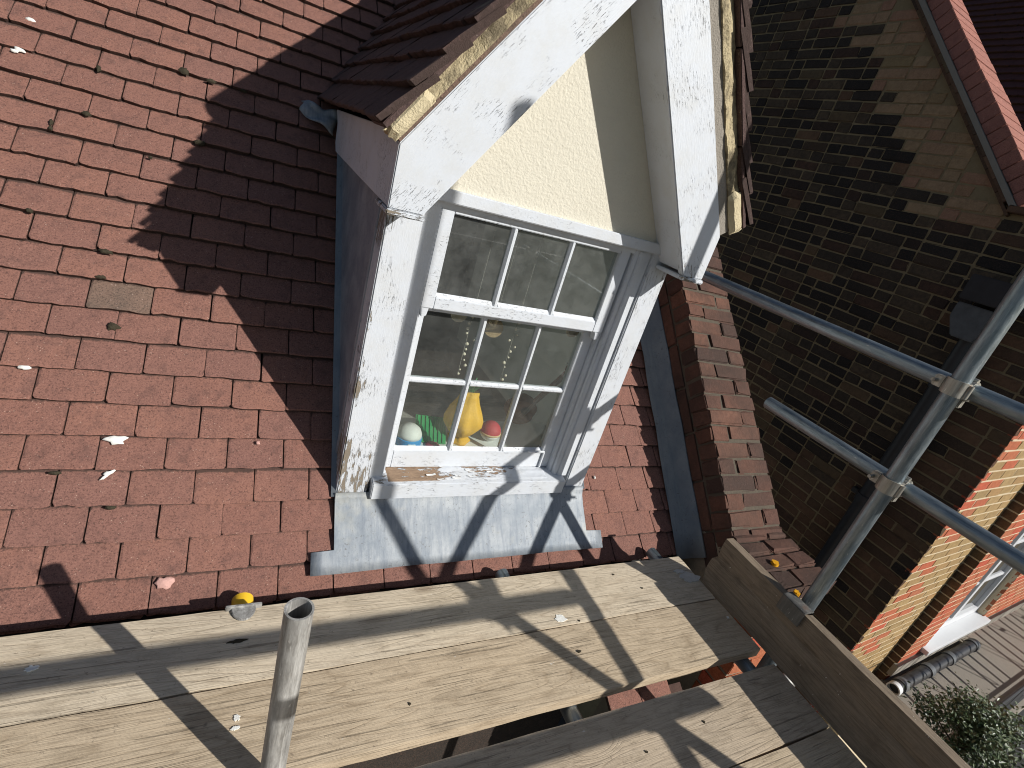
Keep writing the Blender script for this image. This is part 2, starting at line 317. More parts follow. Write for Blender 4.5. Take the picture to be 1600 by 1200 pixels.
# ------------------------------------------------------------------ geometry helpers
class MB:
    def __init__(s): s.v = []; s.f = []; s.mi = []
    def add(s, vs, fs, mi=0):
        o = len(s.v); s.v += [tuple(map(float, q)) for q in vs]; s.f += [tuple(i + o for i in f) for f in fs]; s.mi += [mi] * len(fs); return s
    def box(s, a, b, mi=0):
        x0, y0, z0 = a; x1, y1, z1 = b
        x0, x1 = min(x0, x1), max(x0, x1); y0, y1 = min(y0, y1), max(y0, y1); z0, z1 = min(z0, z1), max(z0, z1)
        return s.add([(x0, y0, z0), (x1, y0, z0), (x1, y1, z0), (x0, y1, z0), (x0, y0, z1), (x1, y0, z1), (x1, y1, z1), (x0, y1, z1)],
                     [(0, 3, 2, 1), (4, 5, 6, 7), (0, 1, 5, 4), (1, 2, 6, 5), (2, 3, 7, 6), (3, 0, 4, 7)], mi)
    def prism(s, poly, axis, a, b, mi=0):
        """poly in the two other axes (cyclic order x,y,z without axis), extruded from a to b"""
        def P(p, h):
            q = list(p); q.insert(axis, h); return q
        n = len(poly)
        vs = [P(p, a) for p in poly] + [P(p, b) for p in poly]
        fs = [tuple(range(n))[::-1], tuple(range(n, 2 * n))] + [(i, (i + 1) % n, n + (i + 1) % n, n + i) for i in range(n)]
        return s.add(vs, fs, mi)
    def tube(s, p0, p1, r, seg=24, inner=None, caps=True, mi=0):
        p0 = Vector(p0); p1 = Vector(p1); d = (p1 - p0).normalized(); u = d.orthogonal().normalized(); w = d.cross(u)
        ring = lambda c, rr: [c + (u * math.cos(2 * math.pi * i / seg) + w * math.sin(2 * math.pi * i / seg)) * rr for i in range(seg)]
        r0, r1 = (r, r) if not hasattr(r, '__len__') else r
        vs = ring(p0, r0) + ring(p1, r1); fs = [(i, (i + 1) % seg, seg + (i + 1) % seg, seg + i) for i in range(seg)]
        if inner:
            vs += ring(p0, inner) + ring(p1, inner); k = 2 * seg
            for i in range(seg):
                j = (i + 1) % seg
                fs += [(k + j, k + i, k + seg + i, k + seg + j), (j, i, k + i, k + j), (seg + i, seg + j, k + seg + j, k + seg + i)]
        elif caps: fs += [tuple(range(seg))[::-1], tuple(range(seg, 2 * seg))]
        return s.add(vs, fs, mi)
    def lathe(s, prof, c, axis=(0, 0, 1), seg=24, mi=0, wob=None):
        a = Vector(axis).normalized(); u = a.orthogonal().normalized(); w = a.cross(u); c = Vector(c); vs = []
        for (r, h) in prof:
            for i in range(seg):
                an = 2 * math.pi * i / seg; rr = r * (1 + (wob(an, h) if wob else 0)); vs.append(c + a * h + (u * math.cos(an) + w * math.sin(an)) * rr)
        fs = []
        for k in range(len(prof) - 1):
            for i in range(seg):
                j = (i + 1) % seg; fs.append((k * seg + i, k * seg + j, (k + 1) * seg + j, (k + 1) * seg + i))
        fs += [tuple(range(seg))[::-1], tuple(range((len(prof) - 1) * seg, len(prof) * seg))]
        return s.add(vs, fs, mi)
    def mesh(s, name, mats, bevel=0.0, smooth=False, jit=0.0, seed=0):
        me = bpy.data.meshes.new(name); me.from_pydata(s.v, [], s.f)
        if not isinstance(mats, (list, tuple)): mats = [mats]
        for q in mats: me.materials.append(MATS[q])
        if len(mats) > 1: me.polygons.foreach_set('material_index', s.mi)
        bm = bmesh.new(); bm.from_mesh(me); bmesh.ops.recalc_face_normals(bm, faces=bm.faces)
        if bevel: bmesh.ops.bevel(bm, geom=list(bm.edges), offset=bevel, segments=2, affect='EDGES', clamp_overlap=True)
        bm.to_mesh(me); bm.free()
        if smooth: me.polygons.foreach_set('use_smooth', [True] * len(me.polygons)); 
        if smooth and smooth != 'all': me.set_sharp_from_angle(angle=rad(40))
        me.update(); return me
    def build(s, name, mats, parent=None, bevel=0.0, smooth=False):
        return link(name, s.mesh(name, mats, bevel, smooth), parent)
def link(name, me, parent=None, mw=None):
    o = bpy.data.objects.new(name, me); COL.objects.link(o)
    if mw is not None: o.matrix_world = mw
    if parent is not None: o.parent = parent; o.matrix_parent_inverse = Matrix.Translation(parent.location).inverted() if parent.type == 'EMPTY' else Matrix.Identity(4)
    return o
def tag(o, label, cat, group=None):
    o['label'] = label; o['category'] = cat
    if group: o['group'] = group
    return o
def empty(name, loc, label=None, cat=None, group=None):
    o = bpy.data.objects.new(name, None); COL.objects.link(o); o.location = loc; o.empty_display_size = 0.1
    if label: tag(o, label, cat, group)
    return o
def struct(o): o['kind'] = 'structure'; return o
def frame(o, ex, ey, ez):
    M = Matrix.Identity(4)
    for i in range(3): M[i][0] = ex[i]; M[i][1] = ey[i]; M[i][2] = ez[i]; M[i][3] = o[i]
    return M
def subgrid_jitter(me, amp, scale, seed=0):
    for v in me.vertices:
        n = mnoise.noise_vector(v.co * scale + Vector((seed, seed * 2, 0))); v.co += n * amp

def scatter_pieces(items, parent, name, limit=300):
    """items: (mesh, matrix); the ones that show largest become objects, the rest one 'stuff' part"""
    def size(it):
        me, M = it
        q = [proj(M @ v.co) for v in (me.vertices[0], me.vertices[len(me.vertices) // 2], me.vertices[-1])]
        if any(x is None for x in q): return -1
        c = sum(q) / 3
        infr = -40 < c[0] < 1640 and -40 < c[1] < 1240
        s_ = max(np.linalg.norm(q[0] - q[1]), np.linalg.norm(q[1] - q[2]), np.linalg.norm(q[0] - q[2]))
        return s_ + (10000 if infr else 0)
    items = sorted(items, key=size, reverse=True)
    for me, M in items[:limit]: link(name, me, parent, M)
    rest = items[limit:]
    if rest:
        vs = []; fs = []; mi = []; mats = []; dr = []
        for me, M in rest:
            a_ = me.attributes.get('dirt'); dr += [q.value for q in a_.data] if a_ else [0.0] * len(me.vertices)
            o = len(vs); vs += [(M @ v.co)[:] for v in me.vertices]
            for mm in me.materials:
                if mm not in mats: mats.append(mm)
            ix = [mats.index(mm) for mm in me.materials]
            for p in me.polygons: fs.append(tuple(i + o for i in p.vertices)); mi.append(ix[p.material_index])
        me = bpy.data.meshes.new(name + '_field'); me.from_pydata(vs, [], fs)
        for mm in mats: me.materials.append(mm)
        me.polygons.foreach_set('material_index', mi); me.attributes.new('dirt', 'FLOAT', 'POINT').data.foreach_set('value', dr); me.update()
        o = link(name + '_field', me, parent); o['kind'] = 'stuff'

# ------------------------------------------------------------------ constants of the place
TH = 0.7800922821; GA = 0.1003159; HW = 0.0825; TT = 0.0175
ES = Vector((0, math.cos(TH), math.sin(TH))); EN = Vector((0, -math.sin(TH), math.cos(TH))); EX = Vector((1, 0, 0))
def roofp(x, s, off=0.0): return EX * x + ES * s + EN * off
ZB = -1.24; YF = -1.14; XA = 1.577; DP = rad(55.5)
GROUND = -5.7

def tile_mesh(name, w, mat, seed, ln=0.165, t=TT, nx=8, rough=1.0, cut=None):
    """plain tile: local x width (0..w), y up the slope from the tail, z normal; tail edge worn and uneven"""
    r = random.Random(seed); vs = []; fs = []; dirt = []
    ys = [0.0, 0.005, 0.05, 0.086, 0.104, ln]; dy = [0.45, 0.12, 0.0, 0.15, 0.95, 1.0]
    e = min(.006, w * .2); xs = [0.0, e] + [e + (w - 2 * e) * i / (nx - 2) for i in range(1, nx - 2)] + [w - e, w]
    ed = [r.gauss(0, 0.0015) * rough for _ in range(nx + 1)]
    if r.random() < 0.3 * rough: ed[0] += 0.007; ed[1] += 0.002
    if r.random() < 0.3 * rough: ed[-1] += 0.007; ed[-2] += 0.002
    if r.random() < 0.4 * rough: ed[r.randrange(2, nx - 1)] += 0.006 * r.random()
    ed[0] += 0.002; ed[-1] += 0.002
    bow = r.uniform(-0.0018, 0.0032)
    for j, y in enumerate(ys):
        for i in range(nx + 1):
            x = xs[i]; yy = y + ed[i] * (1 if j < 2 else 0)
            z = -t * (y / GA) - (0.0025 if j == 0 else 0) + bow * (1 - (2 * x / w - 1) ** 2) + r.gauss(0, 0.0005) * rough - (0.0012 if i in (0, nx) else 0)
            vs.append((x, yy, z)); dirt.append(max(dy[j], 0.72 if i in (0, nx) else 0.0))
    n1 = nx + 1; nj = len(ys)
    b = len(vs)
    for i in range(n1): vs.append((xs[i], ed[i] + 0.0015, -t * 1.05 + r.gauss(0, 0.0008) * rough)); dirt.append(1.0)
    for i in range(nx): fs.append((b + i, b + i + 1, i + 1, i))
    for j in range(nj - 1):
        for i in range(nx): fs.append((j * n1 + i, j * n1 + i + 1, (j + 1) * n1 + i + 1, (j + 1) * n1 + i))
    vs += [(0, ln, -t * (ln / GA) - t), (w, ln, -t * (ln / GA) - t)]; dirt += [1.0, 1.0]; k = len(vs)
    fs += [(0, 2 * n1, (nj - 1) * n1, k - 2, b), (3 * n1 - 1, nx, b + nx, k - 1, nj * n1 - 1)]
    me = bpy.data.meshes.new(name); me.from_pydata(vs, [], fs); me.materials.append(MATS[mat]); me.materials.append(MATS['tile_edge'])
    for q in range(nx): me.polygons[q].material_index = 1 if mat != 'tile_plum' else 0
    at = me.attributes.new('dirt', 'FLOAT', 'POINT'); at.data.foreach_set('value', dirt)
    me.update()
    return me

# ================================================================== GROUND AND SETTING
g = MB(); g.add([(-150, -150, GROUND), (150, -150, GROUND), (150, 150, GROUND), (-150, 150, GROUND)], [(0, 1, 2, 3)])
struct(g.build('ground', 'asphalt'))
g = MB(); g.box((-8, -5.2, GROUND + 0.004), (20, -3.2, GROUND + 0.13)); struct(g.build('pavement', 'concrete'))

# ================================================================== OWN HOUSE: walls, roof
house = empty('house', (0.8, -1.0, GROUND), 'brick house front below the red tiled roof, behind the scaffold boards', 'house')
# deck under the tiles, with the dormer hole left open
def deck(x0, x1, s0, s1):
    d = MB(); vs = [roofp(x, s, o) for o in (-0.05, -0.13) for (x, s) in ((x0, s0), (x1, s0), (x1, s1), (x0, s1))]
    d.add(vs, [(0, 1, 2, 3), (7, 6, 5, 4), (0, 4, 5, 1), (1, 5, 6, 2), (2, 6, 7, 3), (3, 7, 4, 0)]); return d
roof = empty('main_roof', (0.5, -1.4, -1.36), 'red plain-tiled main roof slope around the white dormer', 'roof')
for a in ((-2.6, 1.085, -1.92, 0.0), (2.075, 2.70, -1.92, 0.0), (-2.6, 2.70, 0.0, 3.4), (1.085, 2.075, -1.92, -1.62)):
    deck(*a).build('roof_deck', 'dark_gap', roof)
wl_ = MB(); wl_.box((-2.6, -1.12, GROUND), (2.66, -0.9, -1.45)); wl_.build('front_wall', 'brick_soot', house)
wl_ = MB(); wl_.box((-2.6, -1.30, -1.50), (2.64, -1.12, -1.46)); wl_.build('soffit', 'paint_clean', house)
wl_ = MB(); wl_.box((-2.6, -1.325, -1.56), (2.64, -1.302, -1.40)); wl_.build('fascia', 'paint_clean', house)
gt = MB(); seg = 10
pr = [(-1.385 + 0.055 * math.cos(math.pi + math.pi * i / seg), -1.405 + 0.055 * math.sin(math.pi + math.pi * i / seg)) for i in range(seg + 1)]
pr2 = [(-1.385 + 0.051 * math.cos(math.pi + math.pi * i / seg), -1.405 + 0.051 * math.sin(math.pi + math.pi * i / seg)) for i in range(seg + 1)][::-1]
gt.prism(pr + pr2, 0, -2.6, 2.62); gt.build('gutter', 'black_pipe', house)

# ---- main roof tiles
KMIN, KMAX = -16, 19
rows = []
var_full = [tile_mesh('roof_tile', 0.1618, 'tile_red', 100 + i) for i in range(14)]
grey_tile = tile_mesh('roof_tile', 0.1618, 'tile_grey', 77)
items = []
VAL = lambda z: 0.983 + (z - 0.047) / math.tan(DP)
for k in range(KMIN, KMAX + 1):
    s = -k * GA
    zc = s * math.sin(TH)
    rowj = RNG.gauss(0, 0.0012)
    lo, hi = [], []
    spans = []
    if zc < -1.135: spans = [(-2.4, 2.66)]
    elif zc < 0.06: spans = [(-2.4, 1.068), (2.092, 2.66)]
    elif zc < 0.86: spans = [(-2.4, VAL(zc) + 0.05), (2 * XA - VAL(zc) - 0.05, 2.66)]
    else: spans = [(-2.4, 2.66)]
    h = -29 if k % 2 else -30
    while h * HW < 2.7:
        x0 = h * HW + 0.001; x1 = x0 + 0.1618
        for a, b in spans:
            u0, u1 = max(x0, a), min(x1, b)
            if u1 - u0 < 0.015: continue
            full = u1 - u0 > 0.1610
            if full: me = grey_tile if (h == 4 and k == 10) else RNG.choice(var_full)
            else: me = tile_mesh('roof_tile', u1 - u0, 'tile_red', RNG.randrange(9999), nx=5)
            off = abs(RNG.gauss(0, 0.0011)) - 0.0006; ds = rowj + RNG.gauss(0, 0.0013)
            M = frame(roofp(u0 + RNG.gauss(0, 0.0007) * full, s + ds, off), EX, ES, EN) @ Matrix.Rotation(RNG.gauss(0, 0.004), 4, 'Z') @ Matrix.Rotation(RNG.gauss(0, 0.006), 4, 'X')
            items.append((me, M))
        h += 2
# under-eaves course
for i in range(31):
    x0 = -2.4 + i * 0.165
    items.append((RNG.choice(var_full), frame(roofp(x0, -KMAX * GA - 0.008 + RNG.gauss(0, .002), -TT - 0.002), EX, ES, EN)))
scatter_pieces(items, roof, 'roof_tile', 300)
# ---- splashes and moss on the tiles
def splat(parent, P, r, mat, name, n=14, ax=1.0, seed=0, hgt=0.0015, rot=0.0):
    rr = random.Random(seed); vs = [Vector(P) + EN * hgt]
    ca, sa = math.cos(rot), math.sin(rot)
    ring = []
    for i in range(n):
        a = 2 * math.pi * i / n; q = r * rr.uniform(0.6, 1.15)
        u, w_ = q * math.cos(a) * ax, q * math.sin(a) / ax
        ring.append((u * ca - w_ * sa, u * sa + w_ * ca))
    vs += [Vector(P) + EX * u * 0.8 + ES * w_ * 0.8 + EN * hgt * 0.9 for u, w_ in ring]
    vs += [Vector(P) + EX * u + ES * w_ - EN * 0.003 for u, w_ in ring]
    fs = [(0, 1 + i, 1 + (i + 1) % n) for i in range(n)] + [(1 + i, 1 + n + i, 1 + n + (i + 1) % n, 1 + (i + 1) % n) for i in range(n)]
    d = MB(); d.add(vs, fs); return d.build(name, mat, parent, smooth='all')
def rp(px, off=0.0): return Vector(onplane(px, EN, off))
for i, (px, r, ax, rot, mt) in enumerate([((30, 77), .011, 1.5, -.2, 'splash'), ((181, 687), .022, 1.45, 0, 'splash'), ((170, 739), .011, 1.5, .5, 'splash'), ((162, 746), .007, 1.8, .7, 'splash'),
        ((40, 574), .012, 1.5, 0, 'splash'), ((48, 31), .010, 1.5, -.2, 'splash'), ((257, 910), .022, 1.1, 0, 'splash_pink'), ((403, 692), .008, 1, 0, 'splash_pink'), ((22, 79), .008, 1.4, 0, 'splash'), ((929, 746), .006, .7, 0, 'splash')]):
    splat(roof, rp(px, 0.0015 - 0.004), r, mt, 'paint_splash', ax=ax, seed=i, rot=rot, hgt=0.004)
for i, (px, r, ax) in enumerate([((154, 107), .011, .8), ((288, 111), .017, 1.1), ((135, 178), .011, 1.2), ((80, 191), .008, .7), ((79, 200), .007, .8), ((330, 127), .012, 1.5), ((176, 510), .016, 1.2), ((165, 393), .013, 1.7), ((158, 433), .010, 1.6),
        ((312, 223), .015, 1.4), ((86, 739), .010, 1.6), ((172, 793), .010, 1.7), ((380, 142), .009, 1.4), ((235, 246), .006, 1.2), ((46, 329), .008, 1.2)]):
    splat(roof, rp(px, 0.0), r, 'moss', 'moss_clump', ax=ax, seed=50 + i, hgt=0.006, n=16)

# ================================================================== PARTY PARAPET (brick, follows the slope)
PX0, PX1, PH = 2.66, 2.99, 0.268
para = empty('brick_parapet', (2.82, -1.5, -1.3), 'red brick parapet wall running up the slope beside the roof tiles', 'wall')
d = MB(); d.add([roofp(x, s, o) for (x, s, o) in [(PX0 + .006, -2.05, -0.6), (PX1 - .006, -2.05, -0.6), (PX1 - .006, 3.4, -0.6), (PX0 + .006, 3.4, -0.6),
      (PX0 + .006, -2.05, PH - .008), (PX1 - .006, -2.05, PH - .008), (PX1 - .006, 3.4, PH - .008), (PX0 + .006, 3.4, PH - .008)]],
      [(0, 3, 2, 1), (4, 5, 6, 7), (0, 1, 5, 4), (1, 2, 6, 5), (2, 3, 7, 6), (3, 0, 4, 7)])
d.build('mortar_core', 'mortar_soot', para)
def brick_mesh(name, l, dpt, h, mat, seed, j=0.0018, bev=0.003, jy=1.0):
    r = random.Random(seed); d = MB(); d.box((0, 0, 0), (l, dpt, h)); me = d.mesh(name, mat, bevel=bev)
    for v in me.vertices: v.co += Vector((r.gauss(0, j), r.gauss(0, j * jy), r.gauss(0, j * jy)))
    return me
cap_s = [brick_mesh('brick', 0.214, 0.069, 0.10, 'brick_parapet', i, 0.0026, 0.006) for i in range(12)]
cap_h = [brick_mesh('brick', 0.106, 0.069, 0.10, 'brick_parapet', 30 + i, 0.0026, 0.006) for i in range(10)]
items = []
row = 0; s = -2.045
while s < 3.3:
    x = PX0
    seq = (cap_s, cap_h) if row % 2 else (cap_h, cap_s)
    for q in seq:
        L = 0.212 if q is cap_s else 0.104
        M = frame(roofp(x + RNG.gauss(0, .002), s + RNG.gauss(0, .0015), PH - 0.10 + RNG.gauss(0, .002)), EX, ES, EN) @ Matrix.Rotation(RNG.gauss(0, .008), 4, 'Z')
        items.append((RNG.choice(q), M)); x += L + 0.010
    s += 0.0765; row += 1
# side face bricks below the capping course (facing the roof): horizontal courses
side = [brick_mesh('brick', 0.012, 0.213, 0.065, 'brick_parapet', 60 + i, 0.0012, 0.002) for i in range(6)]
scatter_pieces(items, para, 'brick', 300)
side_items = []
for (lo_, r2) in ((0.083, 0), (0.0, 1)):
    sidem = [brick_mesh('brick', 0.02, 0.213, 0.076, 'brick_parapet', 60 + i, 0.0015, 0.003) for i in range(6)]
    for i in range(24):
        side_items.append((RNG.choice(sidem), frame(roofp(PX0 - .002, -2.04 + i * .224 + r2 * .11, lo_), EX, ES, EN)))
scatter_pieces(side_items, para, 'brick', 60)
# kneeler: flat stepped end of the parapet with big worn bricks
kn_core = MB(); kn_core.prism([(-1.70, -1.5), (-1.705, -1.135), (-1.44, -1.125), (-1.40, -1.5)], 0, PX0 + .01, PX1 - .01); kn_core.build('mortar_core', 'mortar_soot', para)
kr = random.Random(3)
yk = -1.475
for i, (dy, split) in enumerate([(0.058, .62), (0.075, .45), (0.085, .6), (0.095, .38)]):
    for (xa, xb) in ((PX0 - 0.004, PX0 + .33 * split - .005), (PX0 + .33 * split + .005, PX1 + 0.004)):
        me = brick_mesh('brick', xb - xa, dy - .008, 0.075, 'brick_parapet', 200 + i, .003, .008)
        link('brick', me, para, Matrix.Translation((xa, yk - dy + .004, -1.188 - 0.003 * i + kr.gauss(0, .002))) @ Matrix.Rotation(rad(-1.5), 4, 'X'))
    yk -= dy
for i in range(16):     # front of the pier below the kneeler
    zz = -1.26 - 0.075 * i
    for (xa, xb) in (((PX0, PX0 + .212), (PX0 + .224, PX1)) if i % 2 else ((PX0, PX0 + .10), (PX0 + .112, PX1))):
        me = brick_mesh('brick', xb - xa, .10, 0.065, 'brick_bright', 300 + i, .0015, .003); link('brick', me, para, Matrix.Translation((xa, -1.775, zz - .065)))
kp = MB(); kp.box((PX0 + .005, -1.768, -5.6), (PX1 - .005, -1.3, -1.2)); kp.build('mortar_core', 'mortar_grey', para)
for i, (px, r) in enumerate([((1212, 878), .016), ((1246, 925), .014), ((1243, 930), .009)]):
    P = Vector(onplane(px, (0, 0, 1), -1.108))
    q = MB(); rr = random.Random(i); ring = [(P.x + r * rr.uniform(.6, 1.2) * math.cos(a * math.pi / 7), P.y + r * rr.uniform(.6, 1.2) * math.sin(a * math.pi / 7)) for a in range(14)]
    q.prism(ring, 2, -1.125, -1.108); q.build('lichen_patch', 'lichen', para)
# bed joint between slope bricks and kneeler
q = MB(); q.add([roofp(x, s, o) for (x, s, o) in [(PX0 - .002, -2.075, .2), (PX1 + .002, -2.075, .2), (PX1 + .002, -2.045, .2), (PX0 - .002, -2.045, .2), (PX0 - .002, -2.07, .25), (PX1 + .002, -2.07, .25), (PX1 + .002, -2.045, PH - .01), (PX0 - .002, -2.045, PH - .01)]],
    [(0, 3, 2, 1), (4, 5, 6, 7), (0, 1, 5, 4), (1, 2, 6, 5), (2, 3, 7, 6), (3, 0, 4, 7)]); q.build('mortar_joint', 'mortar_pale', para)
# lead flashing along the parapet
lf = MB(); n = 40; vs = []; fs = []
for i in range(n + 1):
    s = -1.93 + 4.9 * i / n; wv = 0.002 * math.sin(i * 1.7) + 0.0015 * math.sin(i * 4.1)
    ln_ = 0.004 if (i % 10) else 0.010
    vs += [roofp(2.575 + wv, s, 0.004 + abs(wv)), roofp(2.645, s, 0.012 + ln_), roofp(2.651, s, 0.10 + wv), roofp(2.656, s, 0.10 + wv)]
for i in range(n):
    for j in range(3): fs.append((i * 4 + j, i * 4 + j + 1, i * 4 + j + 5, i * 4 + j + 4))
lf.add(vs, fs)
fl = lf.build('lead_flashing', 'lead_dark', smooth='all'); tag(fl, 'dark lead flashing strip where the tiles meet the brick parapet', 'flashing')
mdf = fl.modifiers.new('solid', 'SOLIDIFY'); mdf.thickness = 0.003; mdf.offset = 1

# ================================================================== DORMER
dor = empty('dormer', (XA, YF, -1.13), 'white painted gabled dormer with cream gable and sash window', 'dormer')
def part(name, mat, *boxes, bevel=0.0025, parent=dor):
    d = MB()
    for b in boxes: d.box(*b)
    return d.build(name, mat, parent, bevel=bevel)
# posts
for x0, x1 in ((1.073, 1.176), (1.998, 2.088)):
    d = MB(); nz = 30
    for (a, b) in ((x0, x1),):
        d.box((a, YF, -1.150 if x0 < 1.5 else -1.155), (b, YF + 0.09, -0.05))
    d.build('post', 'paint_post', dor, bevel=0.004)
part('sill_apron_board', 'paint_clean', ((1.176, YF + .025, -1.16), (1.998, YF + .06, -1.075)))
part('head_board', 'paint_clean', ((1.10, YF - .012, -.106), (2.06, YF + .05, -.07)))
# stucco gable
d = MB(); n = 1
d.prism([(1.09, -.07), (2.064, -.07), (XA, .70)], 1, YF + .005, YF + .05); d.build('gable_panel', 'stucco', dor)
# cheeks (lead clad)
for x0, x1, mt in ((1.078, 1.10, 'lead_cheek'), (2.054, 2.076, 'lead_cheek')):
    d = MB(); d.prism([(YF + .09, -1.16), (YF + .09, -.05), (0.02, -.05), (-.1, -.15)], 0, x0, x1); d.build('cheek', mt, dor)
d = MB(); d.tube((1.077, YF + .10, -1.10), (1.077, YF + .10, -.13), .008, 8); d.build('cheek_roll', 'lead_cheek', dor, smooth=True)
# lead upturn strip where cheek meets the roof
for xa, xb in ((1.058, 1.078), (2.076, 2.096)):
    d = MB(); d.add([roofp(x, s, o) for s in (-1.60, -.02) for (x, o) in ((xa, .004), (xb, .004), (xb, .02), (xa, .008))], [(0, 1, 2, 3), (7, 6, 5, 4), (0, 4, 5, 1), (1, 5, 6, 2), (2, 6, 7, 3), (3, 7, 4, 0)]); d.build('soaker', 'lead_dark', dor)
# apron flashing
def apron():
    d = MB(); nx, ny = 48, 9; vs = []; fs = []
    for j in range(ny + 1):
        for i in range(nx + 1):
            u = i / nx; v = (0, .07, .14, .28, .42, .56, .715, .725, .86, 1)[j]
            x = 1.072 + (2.085 - 1.072) * (i - 2) / (nx - 4)
            s = -1.590 - v * 0.255
            if i < 2: x = 1.072 - (.001 if v < .72 else .0365) * (2 - i)
            if i > nx - 2: x = 2.085 + (.001 if v < .72 else .038) * (i - nx + 2)
            b = 0.009 + 0.0022 * mnoise.noise(Vector((x * 9, s * 9, 0))) + 0.0016 * mnoise.noise(Vector((x * 30, s * 22, 3)))
            if v < 0.12: b += (0.12 - v) * 0.12
            s += 0.004 * mnoise.noise(Vector((x * 5, 1.7, 2))) * (v > .95)
            vs.append(roofp(x, s, b))
    for j in range(ny):
        for i in range(nx): fs.append((j * (nx + 1) + i, j * (nx + 1) + i + 1, (j + 1) * (nx + 1) + i + 1, (j + 1) * (nx + 1) + i))
    d.add(vs, fs)
    o = d.build('apron_flashing', 'lead', dor, smooth='all'); q = o.modifiers.new('solid', 'SOLIDIFY'); q.thickness = .0035; q.offset = -1
apron()
# window frame (box frame with stepped linings)
win = MB(); 
frame_o = part('window_frame', 'paint_clean', ((1.176, YF + .012, -1.06), (1.222, YF + .11, -.106)), ((1.926, YF + .012, -1.06), (1.998, YF + .11, -.106)), ((1.176, YF + .014, -.125), (1.998, YF + .11, -.10)),
     ((1.944, YF + .004, -1.055), (1.966, YF + .014, -.112)), ((1.222, YF + .03, -1.06), (1.232, YF + .11, -.112)), ((1.916, YF + .03, -1.06), (1.926, YF + .11, -.112)))
# sill with rotten top
d = MB(); d.prism([(-1.168, -1.118), (-1.168, -1.056), (-1.03, -1.040), (-1.03, -1.118)], 0, 1.183, 1.972); sl = d.build('sill', 'paint_sill', dor, bevel=.003)
d = MB(); vs = []; fs = []; nx, ny = 60, 8
for j in range(ny + 1):
    for i in range(nx + 1):
        x = 1.235 + .66 * i / nx; y = -1.156 + .095 * j / ny
        z0 = -1.056 + (y + 1.168) / .138 * .016
        b = 0.0012 + .0035 * max(0, mnoise.noise(Vector((x * 9, y * 40, 0)))) + .0012 * mnoise.noise(Vector((x * 40, y * 90, 4)))
        if i in (0, nx) or j in (0, ny): b = -0.001
        vs.append((x, y, z0 + b))
for j in range(ny):
    for i in range(nx): fs.append((j * (nx + 1) + i, j * (nx + 1) + i + 1, (j + 1) * (nx + 1) + i + 1, (j + 1) * (nx + 1) + i))
d.add(vs, fs); d.build('weathered_top', 'sill_rotten', sl)
# curling flakes of paint
fr = random.Random(11)
for i in range(8):
    x = fr.uniform(1.36, 1.80); y = fr.uniform(-1.15, -1.075); z = -1.056 + (y + 1.168) / .138 * .016 + .003
    L = fr.uniform(.012, .038); B = fr.uniform(.005, .012); a = fr.gauss(0, .25); cu = fr.uniform(.002, .006)
    q = MB(); vs = []
    for k in range(4):
        u = (k / 3 - .5) * L; h = cu * (2 * k / 3 - 1) ** 2
        for b in (-B / 2, B / 2 * fr.uniform(.5, 1.1)): vs.append((x + u * math.cos(a) - b * math.sin(a), y + u * math.sin(a) + b * math.cos(a), z + h))
    q.add(vs, [(0, 1, 3, 2), (2, 3, 5, 4), (4, 5, 7, 6)]); me = q.mesh('paint_flake', 'white_gloss')
    o = link('paint_flake', me, sl); md = o.modifiers.new('solid', 'SOLIDIFY'); md.thickness = .0006
# sashes
def sash(name, x0, x1, z0, z1, y0, y1, gx0, gx1, gz0, gz1, vbars, hbars, mat, gm='glass'):
    root = part(name, mat, ((x0, y0, z0), (gx0, y1, z1)), ((gx1, y0, z0), (x1, y1, z1)), ((gx0, y0, z0), (gx1, y1, gz0)), ((gx0, y0, gz1), (gx1, y1, z1)), bevel=.0022)
    ym = (y0 + y1) / 2
    def bar(a, b):
        d = MB()
        if a[0] == b[0]:
            x = a[0]; d.prism([(x - .010, ym + .008), (x - .010, ym - .006), (x - .0035, y0 + .002), (x + .0035, y0 + .002), (x + .010, ym - .006), (x + .010, ym + .008)], 2, a[1], b[1])
        else:
            z = a[1]; d.prism([(ym + .008, z - .010), (ym - .006, z - .010), (y0 + .004, z - .0035), (y0 + .004, z + .0035), (ym - .006, z + .010), (ym + .008, z + .010)], 0, a[0], b[0])
        d.build('glazing_bar', mat, root)
    for v in vbars: bar((v, gz0), (v, gz1))
    ed = [gx0] + list(vbars) + [gx1]
    for hh in hbars:
        for i in range(len(ed) - 1): bar((ed[i] + (.010 if i else 0), hh), (ed[i + 1] - (.010 if i < len(ed) - 2 else 0), hh))
    zs = [gz0] + list(hbars) + [gz1]
    for i in range(len(ed) - 1):
        for j in range(len(zs) - 1):
            d = MB(); a = .0005 if True else 0
            d.box((ed[i] + (.009 if i else .0) , ym - .001, zs[j] + (.009 if j else 0)), (ed[i + 1] - (.009 if i < len(ed) - 2 else 0), ym + .001, zs[j + 1] - (.009 if j < len(zs) - 2 else 0)))
            d.build('pane', gm, root)
            # putty bevel
    pt = MB()
    for i in range(len(ed) - 1):
        a, b = ed[i] + (.010 if i else 0), ed[i + 1] - (.010 if i < len(ed) - 2 else 0)
        pt.prism([(ym - .0015, gz0), (y0 + .003, gz0), (ym - .0015, gz0 + .012)], 0, a, b)
    pt.build('putty', 'mortar_patch' if False else mat, root)
    return root
us = sash('upper_sash', 1.226, 1.916, -.425, -.112, YF + .020, YF + .052, 1.266, 1.874, -.388, -.135, (1.470, 1.685), (), 'paint_sash', 'glass_dusty')
for x in (1.240, 1.899):   # sash horns
    d = MB(); d.prism([(x - .012, -.424), (x + .014, -.424), (x + .010, -.452), (x - .006, -.456)], 1, YF + .022, YF + .05); d.build('sash_horn', 'paint_sash', us, bevel=.002)
